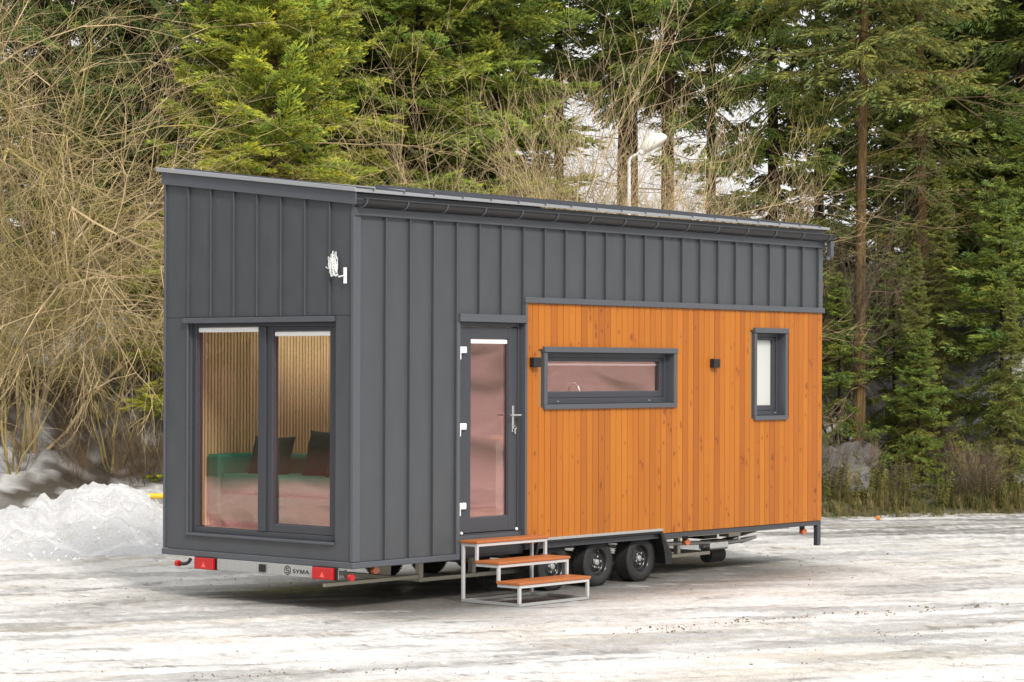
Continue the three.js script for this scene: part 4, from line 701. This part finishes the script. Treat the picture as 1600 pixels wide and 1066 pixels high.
function conifer(o) { // builds one kind of tree at the origin: trunk, crown, dead twigs on the bare lower trunk
  const r = rngOf(o.seed), t = new THREE.Group(), [tg, curve] = trunkGeo(r, o.H, o.rad, o.lean || 0);
  const trunk = shade(new THREE.Mesh(tg, BARK[o.bark])); trunk.name = 'trunk'; t.add(trunk);
  const lists = new Map(), c = V(0, 0, 0), put = (g, m, q) => { if (!lists.has(g)) lists.set(g, []); lists.get(g).push([m, q]); };
  for (let y = o.base; y < o.H - 0.35;) {
    const f = (y - o.base) / (o.H - o.base), Lr = o.R * Math.pow(1 - f, 0.75) * (f < 0.08 ? 0.75 + f * 3 : 1) + 0.12, set = Lr < 1.05 ? SLICE.short : f > 0.45 ? o.high : o.low, g = set[Math.floor(r() * set.length)], ref = g.userData.R, sc = Lr / ref, hy = clamp(sc * 1.15, 0.6, 1.1) * o.open;
    curve.getPointAt(clamp(y / o.H, 0, 0.995), c);
    const m = new THREE.Matrix4().makeRotationY(r() * 6.28).multiply(new THREE.Matrix4().makeRotationX((r() - 0.5) * 0.10)); m.scale(V(sc * (0.9 + 0.2 * r()), hy, sc * (0.9 + 0.2 * r()))); m.setPosition(c);
    const q = 0.86 + 0.28 * r(); put(g, m, [q, q, q]);
    y += g.userData.h * hy * 0.92;
  }
  for (const [g, list] of lists) scatter('crown', g, NEEDLE[o.needle], list, t);
  if (o.dead) {
    const list = []; for (let y = 0.6; y < o.base + 1.2; y += o.dead * (0.5 + r())) { curve.getPointAt(clamp(y / o.H, 0, 0.99), c); const sc = 0.5 + r() * 0.9; const m = new THREE.Matrix4().makeRotationY(r() * 6.28).multiply(new THREE.Matrix4().makeRotationZ((r() - 0.6) * 0.5)).multiply(new THREE.Matrix4().makeRotationX(r() * 6)); m.scale(V(sc, sc, sc)); m.setPosition(c); list.push([m, null]); }
    scatter('dead_twigs', DEAD[o.seed % 2], TWIG.dead, list, t);
  }
  return t;
}
const S = SLICE;
const KIND = {
  fir: conifer({ seed: 101, H: 9.5, rad: 0.13, base: 0.6, R: 2.3, low: S.fir, high: S.firHigh, open: 0.95, needle: 'yellow', bark: 'brown', dead: 0 }),
  firFresh: conifer({ seed: 102, H: 13, rad: 0.125, base: 1.6, R: 2.5, low: S.fir, high: S.firHigh, open: 1.1, needle: 'fresh', bark: 'dark', dead: 0.25 }),
  spruceMid: conifer({ seed: 103, H: 16, rad: 0.13, base: 1.4, R: 2.7, low: S.spruce, high: S.spruceHigh, open: 1.1, needle: 'mid', bark: 'dark', dead: 0.16 }),
  spruceDark: conifer({ seed: 104, H: 17, rad: 0.14, base: 2.6, R: 2.6, low: S.spruce, high: S.spruceHigh, open: 1.1, needle: 'dark', bark: 'dark', dead: 0.15 }),
  spruceTall: conifer({ seed: 105, H: 18, rad: 0.13, base: 4.8, R: 2.4, low: S.spruce, high: S.spruceHigh, open: 1.1, needle: 'mid', bark: 'brown', dead: 0.2 }),
  olive: conifer({ seed: 106, H: 14, rad: 0.14, base: 0.8, R: 2.0, low: S.thin, high: S.thin, open: 1.1, needle: 'olive', bark: 'tan', dead: 0.14 }),
  young: conifer({ seed: 107, H: 5.2, rad: 0.06, base: 0.15, R: 1.45, low: S.spruce, high: S.spruceHigh, open: 1.0, needle: 'mid', bark: 'dark', dead: 0 }),
  bareTall: conifer({ seed: 108, H: 17, rad: 0.10, base: 6.0, R: 2.0, lean: 0.006, low: S.thin, high: S.thin, open: 1.1, needle: 'olive', bark: 'tan', dead: 0.3 }),
};
const LABEL = {
  fir: ['yellow-green fir tree with full layered boughs behind the grey end wall', 'firs behind the house'],
  firFresh: ['fresh green fir with flat spreading boughs above the roof', 'fresh green firs above the roof'],
  spruceMid: ['tall mid-green spruce with drooping boughs on the snowy slope', 'mid-green spruces on the slope'],
  spruceDark: ['tall dark green spruce with a bare lower trunk in the wood', 'dark green spruces in the wood'],
  spruceTall: ['tall spruce with a long bare brown trunk rising past the street lamp height', 'tall bare-trunked spruces'],
  olive: ['thin olive-green conifer with sparse hanging boughs at the wood edge', 'sparse olive conifers'],
  young: ['young green spruce branched down to the ground on the bank', 'young spruces on the bank'],
  bareTall: ['slim conifer with a pale yellowish trunk standing beyond the house end', 'slim pale-trunked conifers'],
};
const used = {};
function plant(kind, px, d, o = {}) {
  const s = o.s !== undefined ? o.s : pxS(px, d), y = hillY(d, s) - 0.12, t = used[kind] ? KIND[kind].clone() : KIND[kind]; used[kind] = 1;
  const k = o.k || 1; t.name = numbered(kind === 'fir' || kind === 'firFresh' ? 'fir_tree' : kind === 'olive' || kind === 'bareTall' ? 'conifer_tree' : 'spruce_tree');
  t.position.copy(at(d, s, Math.max(y, -0.1))); t.rotation.y = o.turn !== undefined ? o.turn : rnd() * 6.28; t.scale.set(k, k, k); scene.add(t);
  const own = o.say || (o.s !== undefined ? (o.s < 0 ? ['spruce beside the lot, mirrored in the big end window', 'spruces mirrored in the end window'] : ['spruce above the far snow bank, mirrored in the door pane', 'spruces mirrored in the door']) : kind === 'olive' && k < 0.5 ? ['small scruffy olive conifer among the weeds of the bank', 'small olive conifers among the weeds'] : d > 51 ? ['spruce deep in the wood, half hidden behind the front trees', 'spruces deep in the wood'] : LABEL[kind]);
  tag(t, own[0], 'tree', own[1]);
  return t;
}
// near the lot
plant('fir', 420, 35.6, { k: 0.98, say: ['biggest yellow-green fir, rising over the middle of the grey end wall'] }); plant('fir', 350, 36.6, { k: 0.86 }); plant('fir', 490, 38.2, { k: 0.85 });
plant('firFresh', 650, 39.5, { k: 0.92 }); plant('firFresh', 775, 40.2, { k: 0.9 }); plant('firFresh', 715, 45, { k: 1 }); plant('firFresh', 585, 43.5, { k: 0.62 });
plant('spruceDark', 517, 44, { k: 1.05 }); plant('spruceDark', 571, 46.5); plant('spruceDark', 622, 44); plant('spruceMid', 440, 46); plant('spruceMid', 390, 43.5); 
plant('spruceTall', 990, 43, { k: 0.92, say: ['spruce with a bare brown trunk just left of the street lamp head'] }); plant('spruceTall', 1048, 41.5, { k: 1.0, say: ['thick bare spruce trunk just right of the street lamp head'] }); plant('spruceTall', 1108, 47, { k: 0.8 }); plant('spruceTall', 975, 50, { k: 0.9 }); plant('spruceTall', 868, 48, { k: 0.85 });
plant('spruceMid', 1207, 40.5, { k: 0.95, say: ['full green spruce standing above the far end of the roof'] }); plant('spruceMid', 1275, 42, { k: 0.8 });
plant('bareTall', 1346, 38.6, { turn: 0.4, k: 1.05 });
plant('olive', 1440, 40.5, { k: 0.95 }); plant('spruceMid', 1390, 43, { k: 0.85 }); plant('firFresh', 1480, 43, { k: 0.85, say: ['fresh green fir with flat boughs beyond the slim pale trunk'] }); plant('spruceTall', 1420, 46); plant('spruceMid', 1528, 45); plant('spruceDark', 1592, 42.5); plant('spruceMid', 1562, 48); plant('spruceDark', 1640, 46); plant('spruceMid', 1690, 42); 
plant('young', 1560, 38.8, { k: 0.95 }); plant('young', 1400, 39.4, { k: 0.7 }); plant('young', 1610, 39.6, { k: 1.15, say: ['largest young spruce, branched to the ground beyond the weeds'] }); plant('young', 1308, 38.6, { k: 0.62 }); plant('olive', 1470, 39.3, { k: 0.36 }); plant('olive', 1430, 38.6, { k: 0.28 }); plant('olive', 1580, 38.0, { k: 0.25 }); plant('young', 1438, 38.4, { k: 0.5 });
plant('spruceDark', 250, 38.5, { k: 0.9, say: ['brown spruce trunk close beside the high edge of the grey end wall'] }); plant('spruceDark', 60, 38.4, { k: 0.8 }); plant('spruceDark', 140, 40, { k: 0.85 }); plant('spruceDark', 200, 39.2, { k: 0.7 }); plant('spruceDark', 100, 43); plant('spruceMid', -60, 44); plant('spruceDark', 330, 49); plant('young', 120, 38.5, { k: 0.7 }); plant('young', 205, 40.5, { k: 0.8 });
// deeper in the wood
for (const [px, d] of [[480, 54], [540, 58], [600, 55], [670, 59], [740, 54], [400, 58], [1560, 56]]) plant(px % 3 ? 'spruceDark' : 'spruceMid', px, d);
// wood beyond the sides of the frame, mirrored in the panes
for (const [d, s] of [[20, -24], [17, -27], [14, -25], [23, -27], [10, -27], [26, -25], [15, -22.5], [22, -22], [12, -23], [18.5, -21.8]]) plant('spruceDark', 0, d, { s });
for (const [d, s] of [[20, 26], [25, 28], [29, 26], [16, 28], [12, 27]]) plant('spruceMid', 0, d, { s });
// ---------------------------------------------------------------- bare shrubs and brushwood
function brush(seed, o) { // many-stemmed leafless shrub as tapered sticks; stems and twigs kept apart
  const r = rngOf(seed), stems = new Tris(), twigs = new Tris(), W1 = [1, 1, 1];
  const grow = (p, dir, len, w, lv) => {
    const n = lv === 0 ? 9 : lv === 1 ? 6 : lv === 2 ? 4 : 3, d = dir.clone(); let q0 = p;
    for (let i = 0; i < n; i++) {
      d.add(jit(r, V(o.bend[0] * 0.1, o.up * (lv ? 1 : 0.4) - o.droop * (i / n), o.bend[1] * 0.1), o.wild)).normalize();
      const q1 = q0.clone().addScaledVector(d, len / n), a = w * (1 - 0.8 * i / n), b = w * (1 - 0.8 * (i + 1) / n), k = 0.45 + 0.75 * r();
      (lv < 2 ? stems : twigs).strip(q0, q1, a, b, [k, k, k], lv === 0 ? 5 : 3);
      if (lv < o.levels && i >= (lv === 0 ? 2 : 1)) { const kids = lv === 0 ? o.kids0 : o.kids; for (let c = 0; c < kids; c++) if (r() < 0.82) { const side = jit(r, V(0, 0, 0), 2).normalize(); grow(q1, d.clone().addScaledVector(side, o.spread * (0.6 + 0.6 * r())).normalize(), len * (0.34 + 0.26 * r()), Math.max(0.0033, w * 0.4), lv + 1); } }
      q0 = q1;
    }
  };
  for (let i = 0; i < o.stems; i++) { const a = i / o.stems * 6.28 + r(), k = o.open * (0.4 + 0.8 * r()); grow(V(Math.cos(a) * 0.25 * r(), -0.15, Math.sin(a) * 0.25 * r()), V(Math.cos(a) * k + o.bend[0], 1, Math.sin(a) * k + o.bend[1]).normalize(), o.len * (0.7 + 0.5 * r()), o.w * (0.7 + 0.6 * r()), 0); }
  return [stems.geo(), twigs.geo()];
}
const SHRUB = {
  upright: brush(201, { stems: 8, len: 4.4, w: 0.024, levels: 3, kids0: 2, kids: 2, up: 0.06, droop: 0.02, wild: 0.26, spread: 0.8, open: 0.5, bend: [0, 0] }),
  wide: brush(202, { stems: 6, len: 6.2, w: 0.040, levels: 3, kids0: 2, kids: 1.0, up: 0.03, droop: 0.07, wild: 0.34, spread: 0.85, open: 0.55, bend: [0, 0] }),
  arching: brush(203, { stems: 6, len: 7.0, w: 0.048, levels: 3, kids0: 3, kids: 2, up: 0.0, droop: 0.15, wild: 0.46, spread: 0.95, open: 0.6, bend: [0.0, 0] }),
  low: brush(204, { stems: 12, len: 1.0, w: 0.008, levels: 2, kids0: 2, kids: 2, up: 0.08, droop: 0.02, wild: 0.25, spread: 0.6, open: 0.5, bend: [0, 0] }),
};
const TW = Object.fromEntries(Object.entries({ tan: [0.54, 0.41, 0.23], moss: [0.38, 0.305, 0.11], brown: [0.22, 0.15, 0.085], grey: [0.14, 0.105, 0.07] }).map(([k, c]) => [k, new THREE.MeshStandardMaterial({ color: lin(...c), roughness: 0.9, vertexColors: true })]));
function shrub(kind, px, d, tone, k = 1, lift = 0) {
  const TONE = { tan: 'tan', moss: 'mossy olive', brown: 'brown', grey: 'greyish' }[tone], LB = kind === 'upright' ? [px > 1200 ? 'thin greyish bare stems standing just beyond the house end' : px > 1000 ? `low bare ${TONE} shrub over the roof right of the street lamp` : px < 830 ? 'small bare tan shrub over the roof above the door' : 'fan of bare tan twigs over the roof left of the street lamp', px > 830 && px < 1000 ? 'bare shrubs left of the street lamp' : undefined] : kind === 'low' ? [px < 600 ? `low ${TONE} brushwood behind the snow bank` : `low dry ${TONE} brushwood at the foot of the bank beyond the house`, 'low brushwood ' + TONE + (px < 600 ? ' behind the snow bank' : ' beyond the house')] : kind === 'wide' ? [px < 600 ? d < 35 ? 'spreading leafless olive shrub rising behind the low left end of the snow bank' : d < 36 ? 'spreading leafless olive shrub between the snow bank and the house wall' : `spreading leafless ${TONE} shrub left of the house` : 'spreading bare tan shrub beside the street lamp pole', px < 600 ? undefined : 'spreading shrubs by the lamp'] : [`arching leafless tree with a tangle of ${TONE} branches over the snow bank`, 'arching leafless trees, ' + TONE];
  const s = pxS(px, d), y = Math.max(hillY(d, s), -0.05) + lift, p = at(d, s, y), g = thing(kind === 'arching' ? 'bare_tree' : 'bare_shrub', p, LB[0], kind === 'arching' ? 'tree' : 'shrub', LB[1]);
  const a = shade(new THREE.Mesh(SHRUB[kind][0], TW[tone])), b = shade(new THREE.Mesh(SHRUB[kind][1], TW[tone])); a.name = 'stems'; b.name = 'twigs'; b.userData.kind = 'stuff'; g.add(a, b);
  g.rotation.y = rnd() * 6.28; g.scale.set(k, k * (0.92 + 0.16 * rnd()), k);
}
for (const [px, d, tone, k] of [[-30, 36.4, 'moss', 0.72], [50, 35.6, 'tan', 0.66], [125, 37.0, 'moss', 0.7], [165, 36.4, 'tan', 0.48], [10, 38.4, 'tan', 0.75], [95, 39, 'tan', 0.62]]) shrub('arching', px, d, tone, k);
for (const [px, d, tone, k] of [[20, 34.8, 'moss', 0.5], [175, 35.2, 'moss', 0.42], [90, 40, 'tan', 1.0], [1105, 39.6, 'tan', 0.36], [1010, 40.2, 'tan', 0.42]]) shrub('wide', px, d, tone, k);
for (const [px, d, tone, k] of [[872, 37.0, 'tan', 1.0], [925, 37.3, 'tan', 1.02], [985, 37.4, 'tan', 0.78], [1060, 37.4, 'tan', 0.74], [1135, 37.6, 'brown', 0.6], [1312, 39.3, 'grey', 0.72]]) shrub('upright', px, d, tone, k);
{
  const rr = rngOf(61);
  for (let i = 0; i < 18; i++) { const px = 1286 + rr() * 330, d = 36.6 + rr() * 2.6 + 0.0015 * (px - 1286); shrub('low', px, d, rr() < 0.5 ? 'brown' : rr() < 0.6 ? 'tan' : 'grey', 0.3 + 0.42 * rr()); }
  for (let i = 0; i < 20; i++) { const px = -20 + rr() * 280, d = 34.4 + rr() * 2.5; shrub('low', px, d, rr() < 0.5 ? 'brown' : 'grey', 0.3 + 0.3 * rr()); }
  // dry and green grass along the verge
  const T = new Tris(); for (let i = 0; i < 26; i++) { const a = rr() * 6.28, k = 0.1 + 0.5 * rr(), h = 0.10 + 0.20 * rr(), b = V(Math.cos(a) * 0.06 * rr(), 0, Math.sin(a) * 0.06 * rr()), m = b.clone().add(V(Math.cos(a) * h * k * 0.4, h * 0.6, Math.sin(a) * h * k * 0.4)), e = b.clone().add(V(Math.cos(a) * h * k, h * (0.95 - 0.4 * k), Math.sin(a) * h * k)), w = V(-Math.sin(a) * 0.006, 0, Math.cos(a) * 0.006), c = 0.7 + 0.6 * rr(); T.tri(b.clone().sub(w), b.clone().add(w), m, [c, c, c]); T.tri(b.clone().add(w), m.clone().addScaledVector(w, 0.6), m, [c, c, c]); T.tri(m.clone().addScaledVector(w, -0.6), m.clone().addScaledVector(w, 0.6), e, [c, c, c]); }
  const tuft = T.geo(), list = [], tones = [[0.20, 0.155, 0.055], [0.15, 0.135, 0.038], [0.09, 0.115, 0.025], [0.30, 0.235, 0.11], [0.11, 0.08, 0.035]];
  for (let i = 0; i < 2200; i++) { const px = 1240 + rr() * 420, s0 = pxS(px, 36.5); let d = 34.6 + rr() * 3.6; const s = pxS(px, d), e = edgeOut(d, s); if (e < 0.35 * rr() + 0.55 * n2(s * 1.3, 2) || e > 4) continue; const c = tones[Math.floor(rr() * rr() * 5 + n2(s * 0.8, d) * 0.8 + 0.6) % 5] || tones[0], k = (0.55 + 0.8 * rr()) * (e < 0.6 ? 0.5 : 0.8) * (0.7 + 0.5 * n2(s * 0.9, d * 0.9 + 4)); list.push([mtx(at(d, s, hillY(d, s) - 0.01), new THREE.Euler((rr() - 0.5) * 0.3, rr() * 6.28, (rr() - 0.5) * 0.3), V(k, k * (0.8 + 0.7 * rr()), k)), c]); }
  scatter('grass', tuft, new THREE.MeshStandardMaterial({ roughness: 0.9, vertexColors: true, side: THREE.DoubleSide }), list).userData.label = 'dry and green grass along the foot of the bank';
  // leafy yellow-green weeds among it
  const Wd = new Tris(); for (let i = 0; i < 70; i++) { const y = 0.1 + 0.75 * rr(), a = rr() * 6.28, l = 0.05 + 0.06 * rr(), o = V(0.05 * Math.sin(y * 4), y, 0.05 * Math.cos(y * 3)), dd = V(Math.cos(a), 0.35 - 0.6 * rr(), Math.sin(a)).normalize(), w = V(-Math.sin(a), 0, Math.cos(a)).multiplyScalar(l * 0.22), c = 0.7 + 0.6 * rr(), m = o.clone().addScaledVector(dd, l * 0.5), e = o.clone().addScaledVector(dd, l); Wd.tri(o, m.clone().add(w), m.clone().sub(w), [c, c, c]); Wd.tri(m.clone().add(w), e, m.clone().sub(w), [c, c, c]); }
  Wd.strip(V(0, 0, 0), V(0.03, 0.85, 0.02), 0.006, 0.002, [1, 1, 0.8]);
  const weed = Wd.geo(), wl = []; for (let i = 0; i < 200; i++) { const px = 1280 + rr() * 340, d = 36.0 + rr() * 2.4, s = pxS(px, d); if (edgeOut(d, s) < 0.5) continue; const k = 0.35 + 0.5 * rr(); wl.push([mtx(at(d, s, hillY(d, s)), new THREE.Euler((rr() - 0.5) * 0.4, rr() * 6, (rr() - 0.5) * 0.4), V(k, k, k)), rr() < 0.6 ? [0.16, 0.17, 0.025] : [0.23, 0.18, 0.05]]); }
  scatter('weeds', weed, new THREE.MeshStandardMaterial({ roughness: 0.8, vertexColors: true, side: THREE.DoubleSide }), wl).userData.label = 'leafy yellow-green weeds on the bank beyond the house end';
}
// stones sticking out of the bank
{
  const stoneMat = mat(lin(0.22, 0.21, 0.20), 0.9, { bumpMap: rep(groundBump, 3, 3), bumpScale: 0.04 });
  const rr = rngOf(77);
  for (const [px, d, k] of [[1292, 37.9, 0.62], [1318, 38.6, 0.5], [1445, 43.5, 0.9], [1490, 43.8, 0.8], [1530, 42.2, 0.6]]) {
    const g = new THREE.IcosahedronGeometry(1, 5), a = g.attributes.position, o = rr() * 30; for (let i = 0; i < a.count; i++) { const v = V(a.getX(i), a.getY(i), a.getZ(i)), q = 1 + 0.35 * n3(v.x * 0.9 + o, v.y * 0.9, v.z * 0.9) + 0.12 * n3(v.x * 3, v.y * 3 + o, v.z * 3) + 0.05 * n3(v.x * 8, v.y * 8, v.z * 8 + o); a.setXYZ(i, v.x * q * k * 1.4, v.y * q * k * 0.8, v.z * q * k); } g.computeVertexNormals();
    const s = pxS(px, d), m = shade(new THREE.Mesh(g, stoneMat)); m.name = numbered('boulder'); m.position.copy(at(d, s, hillY(d, s) + k * 0.1)); m.rotation.y = rr() * 6; scene.add(m); tag(m, 'grey boulder half sunk in the wooded bank', 'boulder', 'boulders in the wooded bank');
  }
}
renderer.render(scene, camera);
